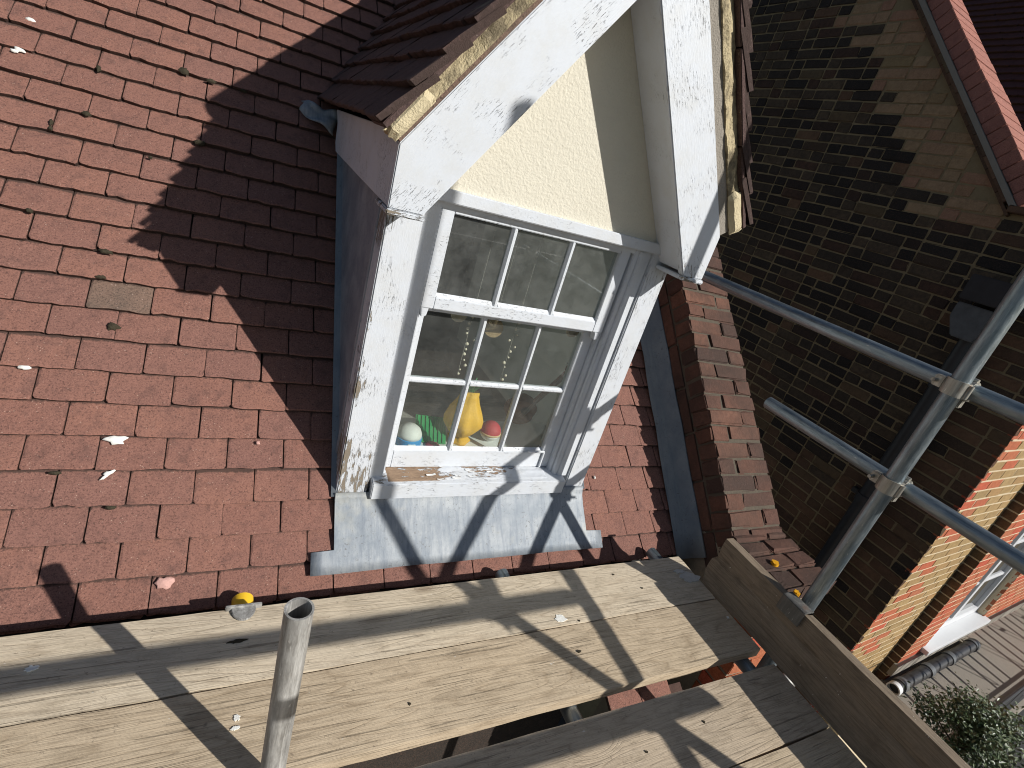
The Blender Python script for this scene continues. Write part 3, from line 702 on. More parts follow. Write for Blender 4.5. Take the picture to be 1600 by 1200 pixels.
ls = sash('lower_sash', 1.226, 1.916, -1.043, -.41, YF + .056, YF + .090, 1.256, 1.868, -.972, -.445, (1.468, 1.682), (-.694,), 'paint_sash')
d = MB(); d.tube((1.874, YF + .05, -.968), (1.874, YF + .05, -1.04), .005, 10); d.tube((1.80, YF + .051, -.967), (1.874, YF + .05, -.967), .005, 10); d.build('draught_bead', 'paint_clean', ls, smooth=True)

# bargeboards, eaves boxes
TB = math.tan(DP)
for sgn, nm in ((-1, 'bargeboard'), (1, 'bargeboard')):
    X = lambda x: x if sgn < 0 else 2 * XA - x
    top = lambda x: 0.017 + (x - 1.047) * TB
    zb = lambda x: -0.117 + (x - 1.131) * TB
    poly = [(1.04, -.138), (1.128, -.138), (XA, zb(XA)), (XA, top(XA)), (1.045, .017), (1.04, .010)]
    d = MB(); d.prism([(X(a), b) for a, b in poly], 1, -1.28, -1.252)
    d.build('bargeboard', 'paint_barge' if sgn < 0 else 'paint_barge_right', dor, bevel=.003)
    # soffit behind the bargeboard
    d = MB(); d.prism([(X(a), b) for a, b in [(1.06, -.128), (1.122, -.128), (XA, zb(XA) + .012), (XA, top(XA) - .012), (1.06, .012)]], 1, -1.251, YF + .004); d.build('soffit', 'paint_clean', dor)
    d = MB(); d.box((X(1.036), -1.286, -.152), (X(1.134), YF - .001, -.1385)); d.build('foot_board', 'paint_sill', dor, bevel=.003)
    # eaves side board, irregular back end
    d = MB(); d.prism([(-1.25, -.137), (-.82, -.131), (-.22, -.121), (-.175, -.09), (-.165, -.02), (-.09, .03), (-1.25, .034)], 0, X(1.041), X(1.058)); d.build('eaves_board', 'paint_barge', dor, bevel=.002)
    d = MB(); d.box((X(1.058), YF + .09, -.130), (X(1.080), -.2, -.118)); d.build('eaves_soffit', 'paint_clean', dor)
    # undercloak strip + verge mortar along the barge
    ex = Vector((math.cos(DP) * -sgn, 0, math.sin(DP))); en = Vector((math.sin(DP) * sgn, 0, math.cos(DP)))
    o0 = Vector((X(1.047), 0, .017)); Ls = (XA - 1.047) / math.cos(DP)
    d = MB(); vs = [o0 + ex * l + en * h + Vector((0, y, 0)) for y in (-1.276, -1.15) for (l, h) in ((-.005, .001), (Ls, .001), (Ls, .012 if sgn < 0 else .0355), (-.005, .012 if sgn < 0 else .0355))]
    d.add(vs, [(0, 1, 2, 3), (7, 6, 5, 4), (0, 4, 5, 1), (1, 5, 6, 2), (2, 6, 7, 3), (3, 7, 4, 0)]); d.build('undercloak', 'tile_grey' if sgn < 0 else 'concrete', dor)
    H0, H1 = (.0125, .045) if sgn < 0 else (.036, .084)
    nl, nh = 60, 5; vs = []; fs = []
    for i in range(nl + 1):
        for j in range(nh + 1):
            l = -.008 + (Ls + .008) * i / nl; h = H0 + (H1 - H0) * j / nh
            y = -1.283 + .012 * (j / nh) ** 1.5 + .009 * mnoise.noise(Vector((l * 14, h * 22, sgn * 3))) + .004 * mnoise.noise(Vector((l * 50, h * 60, 1)))
            if i == 0: y += .02
            vs.append(o0 + ex * l + en * h + Vector((0, y, 0)))
    for i in range(nl):
        for j in range(nh): fs.append((i * (nh + 1) + j, i * (nh + 1) + j + 1, (i + 1) * (nh + 1) + j + 1, (i + 1) * (nh + 1) + j))
    b = len(vs)
    for l in (-.008, Ls):
        for h in (H0, H0 + .006): vs.append(o0 + ex * l + en * h + Vector((0, -1.15, 0)))
    idx = lambda i, j: i * (nh + 1) + j
    fs.append(tuple(idx(0, j) for j in range(nh + 1)) + (b + 1, b)); fs.append(tuple(idx(i, nh) for i in range(nl + 1)) + (b + 3, b + 1)); fs.append(tuple(idx(i, 0) for i in range(nl + 1)) + (b + 2, b))
    d = MB(); d.add(vs, fs); d.build('verge_mortar', 'mortar_verge', dor)
    for i in range(4):   # undercloak tiles bedded under the verge tiles
        l0 = -.012 + i * .262; l1 = min(l0 + .258, Ls); yj = RNG.gauss(0, .003)
        d = MB(); vs = [o0 + ex * l + en * h + Vector((0, y, 0)) for y in (-1.293 + yj, -1.14) for (l, h) in ((l0, H1 - .001), (l1, H1 - .001), (l1, H1 + .013), (l0, H1 + .013))]
        d.add(vs, [(0, 1, 2, 3), (7, 6, 5, 4), (0, 4, 5, 1), (1, 5, 6, 2), (2, 6, 7, 3), (3, 7, 4, 0)]); d.build('undercloak_tile', 'tile_plum', dor, bevel=.002)
    # fresh mortar patch at the foot
    nl2 = 8; vs = []; fs = []
    for i in range(nl2 + 1):
        for j in range(5):
            l = -.014 + .13 * i / nl2; h = H0 + (H1 - H0) * j / 4
            y = -1.291 + .003 * mnoise.noise(Vector((l * 30, h * 30, 7))) + (.012 if i in (0, nl2) or j in (0, 4) else 0)
            vs.append(o0 + ex * (l + .012 * mnoise.noise(Vector((j * .9, i * .7, sgn)))) + en * h + Vector((0, y, 0)))
    for i in range(nl2):
        for j in range(4): fs.append((i * 5 + j, i * 5 + j + 1, i * 5 + j + 6, i * 5 + j + 5))
    d = MB(); d.add(vs, fs); o = d.build('mortar_patch', 'mortar_patch', dor); q = o.modifiers.new('solid', 'SOLIDIFY'); q.thickness = .008; q.offset = 0
# dormer roof: boarding and tiles
droof = empty('dormer_roof', (XA, -0.6, 0.5)); droof.parent = dor; droof.matrix_parent_inverse = Matrix.Translation(dor.location).inverted()
plum = [tile_mesh('dormer_tile', 0.1625, 'tile_plum', 400 + i, rough=1.3) for i in range(10)]
items = []
def dlink(me, M):
    o = link('dormer_tile', me, None, M); return o
for sgn in (-1, 1):
    ex = Vector((math.cos(DP) * -sgn, 0, math.sin(DP))); en = Vector((math.sin(DP) * sgn, 0, math.cos(DP)))
    run = Vector((0, -1, 0)) if sgn < 0 else Vector((0, 1, 0))          # ex x.. right-handed: run x slope = normal
    tip = Vector((0.983 if sgn < 0 else 2 * XA - 0.983, 0, .047)) + en * (.012 if sgn < 0 else .055)
    for r_ in range(10 if sgn < 0 else 10):
        base = tip + ex * (r_ * GA) + en * 0.0
        z = base.z
        yback = z + 0.18 if z < 1.0 else 1.2
        y0 = -1.296 + RNG.gauss(0, .003)
        n_t = int((yback - y0) / 0.165) + 1
        for i in range(n_t):
            ya = y0 + i * 0.165 - (0.0825 if r_ % 2 and i else 0)
            yb_ = y0 + (i + 1) * 0.165 - (0.0825 if r_ % 2 else 0)
            wd = yb_ - ya - .0015
            me = RNG.choice(plum) if abs(wd - .1635) < .002 else tile_mesh('dormer_tile', wd, 'tile_plum', RNG.randrange(9999), nx=5, rough=1.3)
            org = base + Vector((0, (yb_ if sgn < 0 else ya), 0)) + ex * RNG.gauss(0, .002) + en * abs(RNG.gauss(0, .0015))
            M = frame(org, run, ex, en) @ Matrix.Rotation(RNG.gauss(0, .008), 4, 'X')
            items.append((me, M))
    o0 = tip - en * .045
    d = MB(); vs = [o0 + ex * l - en * h + Vector((0, y, 0)) for (y, lmax) in ((-1.20, 1.05), (0.9, 1.05)) for (l, h) in ((.05, 0), (lmax, 0), (lmax, .02), (.05, .02))]
    d.add(vs, [(0, 1, 2, 3), (7, 6, 5, 4), (0, 4, 5, 1), (1, 5, 6, 2), (2, 6, 7, 3), (3, 7, 4, 0)]); d.build('roof_boarding', 'dark_gap', dor)
for me, M in items:
    o = bpy.data.objects.new('dormer_tile', me); COL.objects.link(o); o.matrix_world = M; o.parent = droof
    o.matrix_parent_inverse = Matrix.Translation(droof.location).inverted()
d = MB()
for i in range(5): d.lathe([(.10, 0), (.105, .01), (.10, .44)], (XA, -1.3 + i * .45, .805), (0, 1, 0), 16)
d.build('ridge_tile', 'tile_plum', dor, smooth=True)
# lead tail of the valley (left)
d = MB(); vs = []; fs = []; n = 10
for i in range(n + 1):
    for j in range(n + 1):
        u, v = i / n, j / n
        x = .912 + .13 * u + .008 * math.sin(v * 5); s = -.01 - .035 * u - (.05 + .055 * u) * v
        off = .02 + .035 * u * (1 - .6 * v) + .012 * mnoise.noise(Vector((u * 4, v * 4, 2))) + .012 * math.sin(u * 7 + v * 3)
        vs.append(roofp(x, s + .02, off))
for i in range(n):
    for j in range(n): fs.append((i * (n + 1) + j, (i + 1) * (n + 1) + j, (i + 1) * (n + 1) + j + 1, i * (n + 1) + j + 1))
d.add(vs, fs); o = d.build('valley_lead', 'lead', dor, smooth='all'); q = o.modifiers.new('solid', 'SOLIDIFY'); q.thickness = .004
# ================================================================== ROOM behind the window
room = empty('room', (XA, 0, -1.9)); room['kind'] = 'structure'
def rpart(name, mat, *b, bevel=0): return part(name, mat, *b, bevel=bevel, parent=room)
rpart('lining', 'plaster', ((1.102, YF + .095, -1.10), (1.12, .45, -.06)))
rpart('lining', 'plaster', ((2.034, YF + .095, -1.10), (2.052, .45, -.06)))
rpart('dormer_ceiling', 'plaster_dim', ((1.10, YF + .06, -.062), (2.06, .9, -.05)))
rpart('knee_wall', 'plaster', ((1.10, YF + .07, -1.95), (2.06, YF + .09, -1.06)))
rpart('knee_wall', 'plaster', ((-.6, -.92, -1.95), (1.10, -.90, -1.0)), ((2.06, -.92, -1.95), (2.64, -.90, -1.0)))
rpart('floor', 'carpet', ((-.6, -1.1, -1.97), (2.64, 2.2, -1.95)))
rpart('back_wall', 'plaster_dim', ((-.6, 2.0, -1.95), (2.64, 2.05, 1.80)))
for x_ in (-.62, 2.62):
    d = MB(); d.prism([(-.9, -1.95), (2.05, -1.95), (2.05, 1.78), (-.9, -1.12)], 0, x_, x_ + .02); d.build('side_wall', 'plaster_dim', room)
wb = rpart('window_board', 'white_gloss', ((1.12, YF + .088, -1.022), (2.034, -.80, -1.0)), bevel=.003)
# a low planked chest under the window board level and a slatted pale rack
ch = empty('plank_chest', (1.55, -.45, -1.95), 'grey planked chest behind the toys inside the window', 'chest')
for i in range(5): part('plank', 'wood_grey', ((1.14, -.62 + .001 * i, -1.94 + i * .155), (2.0, -.60, -1.79 + i * .155)), parent=ch, bevel=.004)
part('lid', 'wood_grey', ((1.13, -.63, -1.16), (2.02, -.2, -1.13)), parent=ch, bevel=.004)
rk = empty('slatted_rack', (1.3, -.45, -1.13), 'pale wooden slatted rack lying on the grey chest inside the window', 'rack')
for i in range(3):
    d = MB(); d.box((1.15 + i * .075, -.60, -1.128), (1.20 + i * .075, -.22, -1.108)); d.build('slat', 'wood_pale', rk, bevel=.002)
part('rail', 'wood_pale', ((1.145, -.60, -1.107), (1.36, -.575, -1.09)), ((1.145, -.25, -1.107), (1.36, -.225, -1.09)), parent=rk, bevel=.002)
ZW = -1.0
# yellow pear-shaped toy
def wob(a, h): return .05 * math.sin(5 * a + h * 30) + .03 * math.sin(9 * a)
d = MB(); d.lathe([(.002, .001), (.040, .0), (.046, .012), (.030, .026), (.052, .05), (.074, .085), (.076, .11), (.066, .14), (.046, .175), (.034, .205), (.032, .222), (.002, .224)], (1.545, -.965, ZW), seg=40, wob=wob)
ty = d.build('yellow_ornament', 'toy_yellow', smooth='all'); tag(ty, 'plump yellow pear-shaped ornament standing behind the lower middle pane', 'ornament')
d = MB()
for i in range(7):
    a = i * .9; d.tube((1.545, -.965, ZW + .218), (1.545 + .035 * math.cos(a), -.965 + .035 * math.sin(a), ZW + .262 + .006 * (i % 3)), (.008, .002), 6)
d.build('tuft', 'toy_green', ty)
# red and white ball
d = MB(); R_ = .043; N_ = 16
pr_ = [(max(.001, R_ * math.sin(math.pi * i / N_)), R_ * (1 - math.cos(math.pi * i / N_))) for i in range(N_ + 1)]
ba = empty('soft_ball', (1.682, -.955, ZW), 'small red and white soft ball on the window board right of the yellow ornament', 'ball')
d.lathe(pr_[:8], (1.682, -.955, ZW), seg=28); d.build('lower_half', 'toy_white', ba, smooth='all')
d = MB(); d.lathe(pr_[7:], (1.682, -.955, ZW), seg=28); d.build('upper_half', 'toy_red', ba, smooth='all')
d = MB(); d.lathe([(R_ + .0015, -.004), (R_ + .003, 0), (R_ + .0015, .004)], (1.682, -.955, ZW + R_ * .92), seg=28); d.build('seam_band', 'disc_wood', ba, smooth='all')
# blue and white dome toy
dt = empty('dome_toy', (1.335, -.985, ZW), 'small white dome toy with blue base at the lower left pane', 'toy')
d = MB(); d.lathe([(.048, .03), (.046, .045), (.038, .062), (.022, .074), (.002, .078)], (1.335, -.985, ZW), seg=24); d.build('dome', 'toy_white', dt, smooth='all')
d = MB(); d.lathe([(.050, 0), (.050, .031), (.046, .034)], (1.335, -.985, ZW), seg=24); d.build('base', 'toy_blue', dt, smooth=True)
part('doorway', 'toy_white', ((1.320, -1.040, ZW), (1.350, -1.02, ZW + .022)), parent=dt, bevel=.002)
# green ribbed plate leaning
gp = empty('ribbed_plate', (1.40, -.93, ZW), 'green ribbed plastic plate leaning behind the dome toy in the window', 'toy plate')
Mp = Matrix.Translation((1.362, -.985, ZW + .003)) @ Matrix.Rotation(rad(-8), 4, 'Z') @ Matrix.Rotation(rad(38), 4, 'X')
d = MB(); d.box((0, 0, 0), (.12, .11, .004)); link('plate', d.mesh('plate', 'toy_green'), gp, Mp)
for i in range(7): q = MB(); q.box((.006 + i * .0165, .002, .0042), (.013 + i * .0165, .108, .009)); link('rib', q.mesh('rib', 'toy_green'), gp, Mp)

d = MB(); d.lathe([(.026, 0), (.028, .006), (.02, .012), (.002, .013)], (1.425, -1.012, ZW), seg=20); tag(d.build('round_lid', 'toy_crimson', smooth=True), 'small crimson round lid in front of the green ribbed plate', 'lid')
# ukulele leaning on the right lining
uk = empty('ukulele', (1.86, -.93, ZW), 'dark brown ukulele leaning to the right inside the window', 'ukulele')
Mu = Matrix.Translation((1.80, -.88, ZW + .06)) @ Matrix.Rotation(rad(24), 4, 'Y') @ Matrix.Rotation(rad(14), 4, 'X')
prof = []
for i in range(40):
    a = 2 * math.pi * i / 40; rr = .055 + .012 * math.cos(2 * a) - .006 * math.sin(a)
    prof.append((rr * math.cos(a) * (1.0 if math.sin(a) < 0 else .85), .075 + rr * 1.45 * math.sin(a)))
def upart(name, mat, mb, **k):
    return link(name, mb.mesh(name, mat, **k), uk, Mu)
d = MB(); d.prism([(p[0], p[1]) for p in prof], 1, -.028, .028); upart('body', 'wood_brown', d, bevel=.003)
d = MB(); d.tube((0, -.029, .085), (0, -.0285, .085), .020, 20); upart('sound_hole', 'dark_gap', d)
d = MB(); d.box((-.011, -.034, .14), (.011, -.018, .33)); upart('neck', 'wood_brown', d, bevel=.003)
d = MB(); d.prism([(-.014, .33), (.014, .33), (.026, .35), (.024, .41), (-.024, .41), (-.026, .35)], 1, -.032, -.018); upart('headstock', 'wood_brown', d, bevel=.003)
d = MB(); d.box((-.014, -.0355, .327), (.014, -.032, .332)); upart('nut', 'white_gloss', d)
for sx in (-1, 1):
    for zz in (.362, .395):
        d = MB(); d.tube((sx * .024, -.025, zz), (sx * .040, -.025, zz), .005, 10); upart('tuning_peg', 'white_gloss', d, smooth=True)
for i in range(4):
    d = MB(); x = -.009 + .006 * i; d.tube((x, -.036, .05), (x * .8, -.0365, .33), .0006, 6); upart('tuning_string', 'string', d)
# hanging shell strings and a carved disc
for nm, x, y, z0, z1, nb, lab in (('shell_string', 1.462, -.985, -.46, -.70, 13, 'hanging string of small shells behind the left pane below the middle rail'), ('shell_string', 1.655, -.96, -.46, -.72, 12, 'hanging string of small shells behind the right of middle pane')):
    e = empty(nm, (x, y, z1), lab, 'ornament', 'hanging shell strings')
    d = MB(); d.tube((x, y, -.066), (x, y, z1), .0008, 6); d.build('thread', 'string', e)
    rr = random.Random(int(x * 1000))
    for i in range(nb):
        z = z0 + (z1 - z0) * i / (nb - 1); q = MB(); dx = rr.gauss(0, .011); s_ = rr.uniform(.004, .0075)
        q.lathe([(.0005, -s_), (s_ * .8, -s_ * .5), (s_, 0), (s_ * .6, s_ * .7), (.0005, s_)], (x + dx, y + rr.gauss(0, .006), z), seg=10); q.build('shell', 'shell', e, smooth='all')
dc = empty('carved_disc', (1.552, -.985, -.51), 'pale carved wooden disc hanging at the top of the middle lower pane', 'ornament')
d = MB(); vs = []
d.lathe([(.036, -.003), (.036, .003), (.022, .003), (.022, -.003), (.036, -.003)], (1.552, -.985, -.505), (0.2, 1, -.25), 28); d.build('rim', 'disc_wood', dc, smooth=True)
d = MB()
for a in (0.3, 1.4, 2.4): d.tube((1.552 - .03 * math.cos(a), -.985, -.505 - .03 * math.sin(a)), (1.552 + .03 * math.cos(a), -.985, -.505 + .03 * math.sin(a)), .005, 8)
d.build('spoke', 'disc_wood', dc, smooth=True)
d = MB(); d.tube((1.552, -.985, -.066), (1.552, -.985, -.47), .0008, 6); d.build('thread', 'string', dc)
for (x, lab) in ((1.41, 'thin pale hoop hanging behind the left pane below the middle rail'), (1.885, 'thin pale hoop hanging behind the right pane below the middle rail')):
    q = MB(); q.lathe([(.026, -.0012), (.028, 0), (.026, .0012), (.0245, 0), (.026, -.0012)], (x, -.99, -.475), (.15, 1, .2), 28); tag(q.build('hoop', 'shell', smooth='all'), lab, 'hoop', 'hoops hanging in the window')

# ================================================================== SCAFFOLD
def tube_obj(p0, p1, label, mat='galv', name='scaffold_tube', group='scaffold tubes'):
    p0 = Vector(p0); p1 = Vector(p1); d = (p1 - p0); L = d.length
    mb = MB(); mb.tube((0, 0, 0), (0, 0, L), .02415, 28, .0203); me = mb.mesh(name, mat, smooth=True)
    o = link(name, me, None, Matrix.Translation(p0) @ d.to_track_quat('Z', 'Y').to_matrix().to_4x4()); tag(o, label, 'scaffold tube', group); return o
YS = -1.937
def coupler(c1, a1, c2, a2, label, mat='clamp_steel', side=(0, 0, 1)):
    """right-angle coupler: one band round each tube, lugs and bolts"""
    c1 = Vector(c1); c2 = Vector(c2); a1 = Vector(a1).normalized(); a2 = Vector(a2).normalized()
    e = empty('coupler', c1, label, 'coupler', 'scaffold couplers')
    mid = (c2 - c1).normalized()
    for c, a, oth in ((c1, a1, mid), (c2, a2, -mid)):
        d = MB(); d.tube(c - a * .023, c + a * .023, .0305, 22, .0246); d.build('band', mat, e, smooth=True)
        sdir = a.cross(mid).normalized()
        for s_ in (1,):
            P = c + sdir * .034
            d = MB(); M3 = [P + a * x + sdir * y + mid * z for x in (-.017, .017) for y in (-.006, .022) for z in (-.012, .012)]
            d.add(M3, [(0, 1, 3, 2), (4, 6, 7, 5), (0, 4, 5, 1), (2, 3, 7, 6), (0, 2, 6, 4), (1, 5, 7, 3)]); d.build('lug', mat, e, bevel=.003)
            d = MB(); d.tube(P + sdir * .012 - oth * .035, P + sdir * .012 + oth * .04, .0055, 10); d.tube(P + sdir * .012 + oth * .018, P + sdir * .012 + oth * .031, .0115, 6); d.build('bolt', mat, e, smooth=True)
        P = c - sdir * .031
        d = MB(); d.tube(P - a * .02, P + a * .02, .0075, 10); d.build('hinge', mat, e, smooth=True)
    return e
tube_obj((.864, YS, -2.3), (.864, YS, -.715), 'short grey standard tube with open top rising between the boards in the foreground')
tube_obj((2.53, -1.922, GROUND + .13), (2.53, -1.922, 1.6), 'tall galvanised standard rising outside the end toe board at right', 'galv_blue')
tube_obj((2.53, -2.90, GROUND + .13), (2.53, -2.90, 1.42), 'outer standard at the street corner of the scaffold, behind the camera')
tube_obj((2.58, -3.0, -.172), (2.58, -.80, -.180), 'upper end guard rail passing behind the tall right standard', 'galv_blue')
tube_obj((2.58, -3.15, -.515), (2.58, -1.405, -.515), 'lower end guard rail with its open end above the parapet', 'galv_blue')
tube_obj((-1.6, -2.952, -.180), (2.87, -2.952, -.180), 'upper street-side guard rail behind the camera')
tube_obj((-1.6, -2.952, -.51), (2.80, -2.952, -.51), 'lower street-side guard rail behind the camera')
tube_obj((1.655, -3.1, -1.3025), (1.655, -1.385, -1.3025), 'transom tube under the boards below the dormer apron', 'galv_blue', group='transoms under the boards')
tube_obj((2.40, -3.1, -1.3025), (2.40, -1.36, -1.3025), 'transom tube under the board ends beside the parapet', 'galv_blue', group='transoms under the boards')
tr_l = tube_obj((.81, -3.1, -1.3025), (.81, -1.392, -1.3025), 'transom tube with yellow end cap at the board edge by the tiles', 'galv', group='transoms under the boards')
tube_obj((-1.6, -1.98, -1.351), (2.75, -1.98, -1.351), 'inner ledger tube under the transoms', 'galv', group='transoms under the boards')
tube_obj((-1.6, -2.85, -1.351), (2.75, -2.85, -1.351), 'outer ledger tube under the transoms', 'galv', group='transoms under the boards')
d = MB(); d.tube((.81, -1.42, -1.3025), (.81, -1.372, -1.3025), .0285, 24, .0245); d.tube((.81, -1.378, -1.3025), (.81, -1.372, -1.3025), .0284, 24)
tag(d.build('end_cap', 'yellow_cap', smooth=True), 'yellow plastic cap on the transom tube end beside the tiles', 'tube cap')
coupler((2.53, -1.922, -.176), (0, 0, 1), (2.58, -1.922, -.176), (0, 1, 0), 'steel coupler joining upper end rail to the tall right standard')
coupler((2.53, -1.922, -.515), (0, 0, 1), (2.58, -1.922, -.515), (0, 1, 0), 'steel coupler joining lower end rail to the tall right standard')
coupler((2.53, -2.90, -.18), (0, 0, 1), (2.53, -2.952, -.18), (1, 0, 0), 'steel coupler joining upper street rail to the outer standard')
coupler((2.53, -2.90, -.51), (0, 0, 1), (2.53, -2.952, -.51), (1, 0, 0), 'steel coupler joining lower street rail to the outer standard')
coupler((.864, YS, -1.351), (0, 0, 1), (.864, -1.98, -1.351), (1, 0, 0), 'dark coupler at the foot of the short foreground standard')
coupler((.864, YS, -1.262), (0, 0, 1), (.815, YS, -1.262), (0, 1, 0), 'grey coupler at board level on the short foreground standard')
# boards
def board(x0, x1, y0, y1, mat, label, tilt=0.0, seed=0):
    L = x1 - x0; Wd = y1 - y0; nx, ny = 60, 6
    d = MB(); vs = []; fs = []
    for zt in (0, 1):
        for i in range(nx + 1):
            for j in range(ny + 1):
                x = L * i / nx; y = Wd * j / ny
                ed = .0025 * mnoise.noise(Vector((x * 6, j + seed * 3.1, zt))) + (.0018 * mnoise.noise(Vector((x * 25, j * 2 + seed, zt))))
                yy = y + (ed if j in (0, ny) else 0)
                cup = .0025 * (2 * j / ny - 1) ** 2
                zz = (-.038 if not zt else 0) + cup + .002 * mnoise.noise(Vector((x * 2.2, y * 4, seed))) - (.003 if zt and j in (0, ny) else 0)
                vs.append((x, yy, zz))
    n1 = ny + 1; tot = (nx + 1) * n1
    for i in range(nx):
        for j in range(ny):
            a = i * n1 + j; fs.append((a, a + 1, a + n1 + 1, a + n1)); b = a + tot; fs.append((b, b + n1, b + n1 + 1, b + 1))
        for j in (0, ny): a = i * n1 + j; fs.append((a, a + n1, a + n1 + tot, a + tot))
    for i in (0, nx):
        for j in range(ny): a = i * n1 + j; fs.append((a, a + 1, a + 1 + tot, a + tot))
    d.add(vs, fs); me = d.mesh('scaffold_board', mat, smooth=True)
    o = link('scaffold_board', me, None, Matrix.Translation((x0, y0, ZB - .001)) @ Matrix.Rotation(tilt, 4, 'Z')); tag(o, label, 'scaffold board', 'scaffold boards'); return o
b1 = board(-1.7, 2.449, -1.681, -1.457, 'board_a', 'pale scaffold board nearest the roof tiles', 0, 1)
b2 = board(-1.6, 2.449, -1.909, -1.686, 'board_b', 'second scaffold board from the tiles, a wide gap on its near side', 0, 2)
b3 = board(-1.65, 2.449, -2.186, -1.968, 'board_c', 'third scaffold board from the tiles, beyond the wide gap', 0, 3)
board(-1.6, 2.449, -2.415, -2.192, 'board_b', 'nearest scaffold board in the bottom right corner', 0, 4)
board(-1.6, 2.449, -2.645, -2.422, 'board_c', 'scaffold board under the camera, nearest the street', 0, 5)
# plaster marks and nail heads on the boards
mr = random.Random(8)
for bo, px, r, ax, mt in ((b1, (875, 966), .022, 1.35, 'splash'), (b1, (1078, 903), .040, 1.3, 'mark'), (b1, (1060, 893), .022, 1.5, 'mark'), (b2, (1137, 965), .006, 1, 'splash'), (b2, (370, 1122), .008, 1, 'splash'), (b2, (367, 1138), .007, 1.4, 'splash'), (b1, (50, 1045), .010, 1.3, 'splash'), (b1, (958, 898), .005, 1, 'moss'), (b1, (1003, 919), .004, 1, 'moss'), (b1, (905, 970), .004, 1, 'moss'),
        (b2, (905, 1018), .006, 1.3, 'moss'), (b1, (372, 1002), .012, 2.2, 'moss'), (b2, (640, 1100), .004, 1, 'moss'), (b3, (1100, 1128), .004, 1, 'moss'), (b3, (1010, 1175), .004, 1, 'moss')):
    P = Vector(onplane(px, (0, 0, 1), ZB)) - bo.matrix_world.translation
    P = Vector(onplane(px, (0, 0, 1), ZB)) - Vector({b1.name: (-1.7, -1.681, ZB - .001), b2.name: (-1.6, -1.909, ZB - .001), b3.name: (-1.65, -2.186, ZB - .001)}[bo.name])
    q = MB(); ring = [(P.x + r * ax * mr.uniform(.45, 1.15) * math.cos(a * math.pi / 9), P.y + r / ax * mr.uniform(.45, 1.15) * math.sin(a * math.pi / 9)) for a in range(18)]
    q.prism(ring, 2, -.004, .0032); q.build('mark' if mt != 'moss' else 'nail_dent', mt, bo)
# end toe board with a long split
d = MB(); d.prism([(-2.95, 0), (-1.60, 0)], 0, 0, .001) if False else None
L0, L1 = -3.0, -1.600; ny = 50; nz = 10; vs = []; fs = []
for sx in (0, 1):
    for i in range(ny + 1):
        for j in range(nz + 1):
            y = L0 + (L1 - L0) * i / ny; z = ZB + .003 + .222 * j / nz
            dx = .0022 * mnoise.noise(Vector((y * 5, z * 25, 2))) + .003 * mnoise.noise(Vector((y * 1.5, z * 9, 5)))
            if j == 6 and sx == 0: dx += .008
            if i == ny: y -= .035 * (1 if j > 6 else 0) * 0 + .02 * abs(mnoise.noise(Vector((z * 20, 1, 1)))) + (.016 if j < 6 else 0) * -1
            vs.append((2.452 + sx * .036 + dx * (1 if sx == 0 else -1), y, z + .003 * mnoise.noise(Vector((y * 4, j, 1))) * (j == nz)))
n1 = nz + 1; tot = (ny + 1) * n1
for i in range(ny):
    for j in range(nz):
        a = i * n1 + j; fs += [(a, a + 1, a + n1 + 1, a + n1), (a + tot, a + tot + n1, a + tot + n1 + 1, a + tot + 1)]
    for j in (0, nz): a = i * n1 + j; fs.append((a, a + n1, a + n1 + tot, a + tot))
for i in (0, ny):
    for j in range(nz): a = i * n1 + j; fs.append((a, a + 1, a + 1 + tot, a + tot))
d = MB(); d.add(vs, fs); tb = d.build('toe_board', 'toe_wood', smooth=True); tag(tb, 'dark weathered toe board standing on edge across the board ends', 'toe board')
# bent strap over the toe board
d = MB(); pr_ = [(2.443, -1.065), (2.443, -1.006), (2.452, -1.002), (2.492, -1.004), (2.50, -1.02), (2.50, -1.13), (2.496, -1.13), (2.496, -1.022), (2.490, -1.009), (2.453, -1.007), (2.447, -1.01), (2.447, -1.065)]
d.prism([(a, b) for a, b in pr_], 1, -1.965, -1.875); tag(d.build('board_strap', 'strap_steel', bevel=.002), 'bent grey metal strap over the toe board at the tall standard', 'strap')
# board clip at the yellow cap
bc = empty('board_clip', (.81, -1.455, -1.24), 'galvanised board clip hooked over the board edge beside yellow cap', 'clip')
part('plate', 'galv', ((.765, -1.462, -1.262), (.855, -1.452, -1.229)), parent=bc, bevel=.002)
d = MB(); d.prism([(.81 + .030 * math.cos(math.pi + math.pi * k / 14), -1.462 + .042 * math.sin(math.pi + math.pi * k / 14)) for k in range(15)], 2, -1.2385, -1.233); d.build('tongue', 'galv', bc, bevel=.0015)

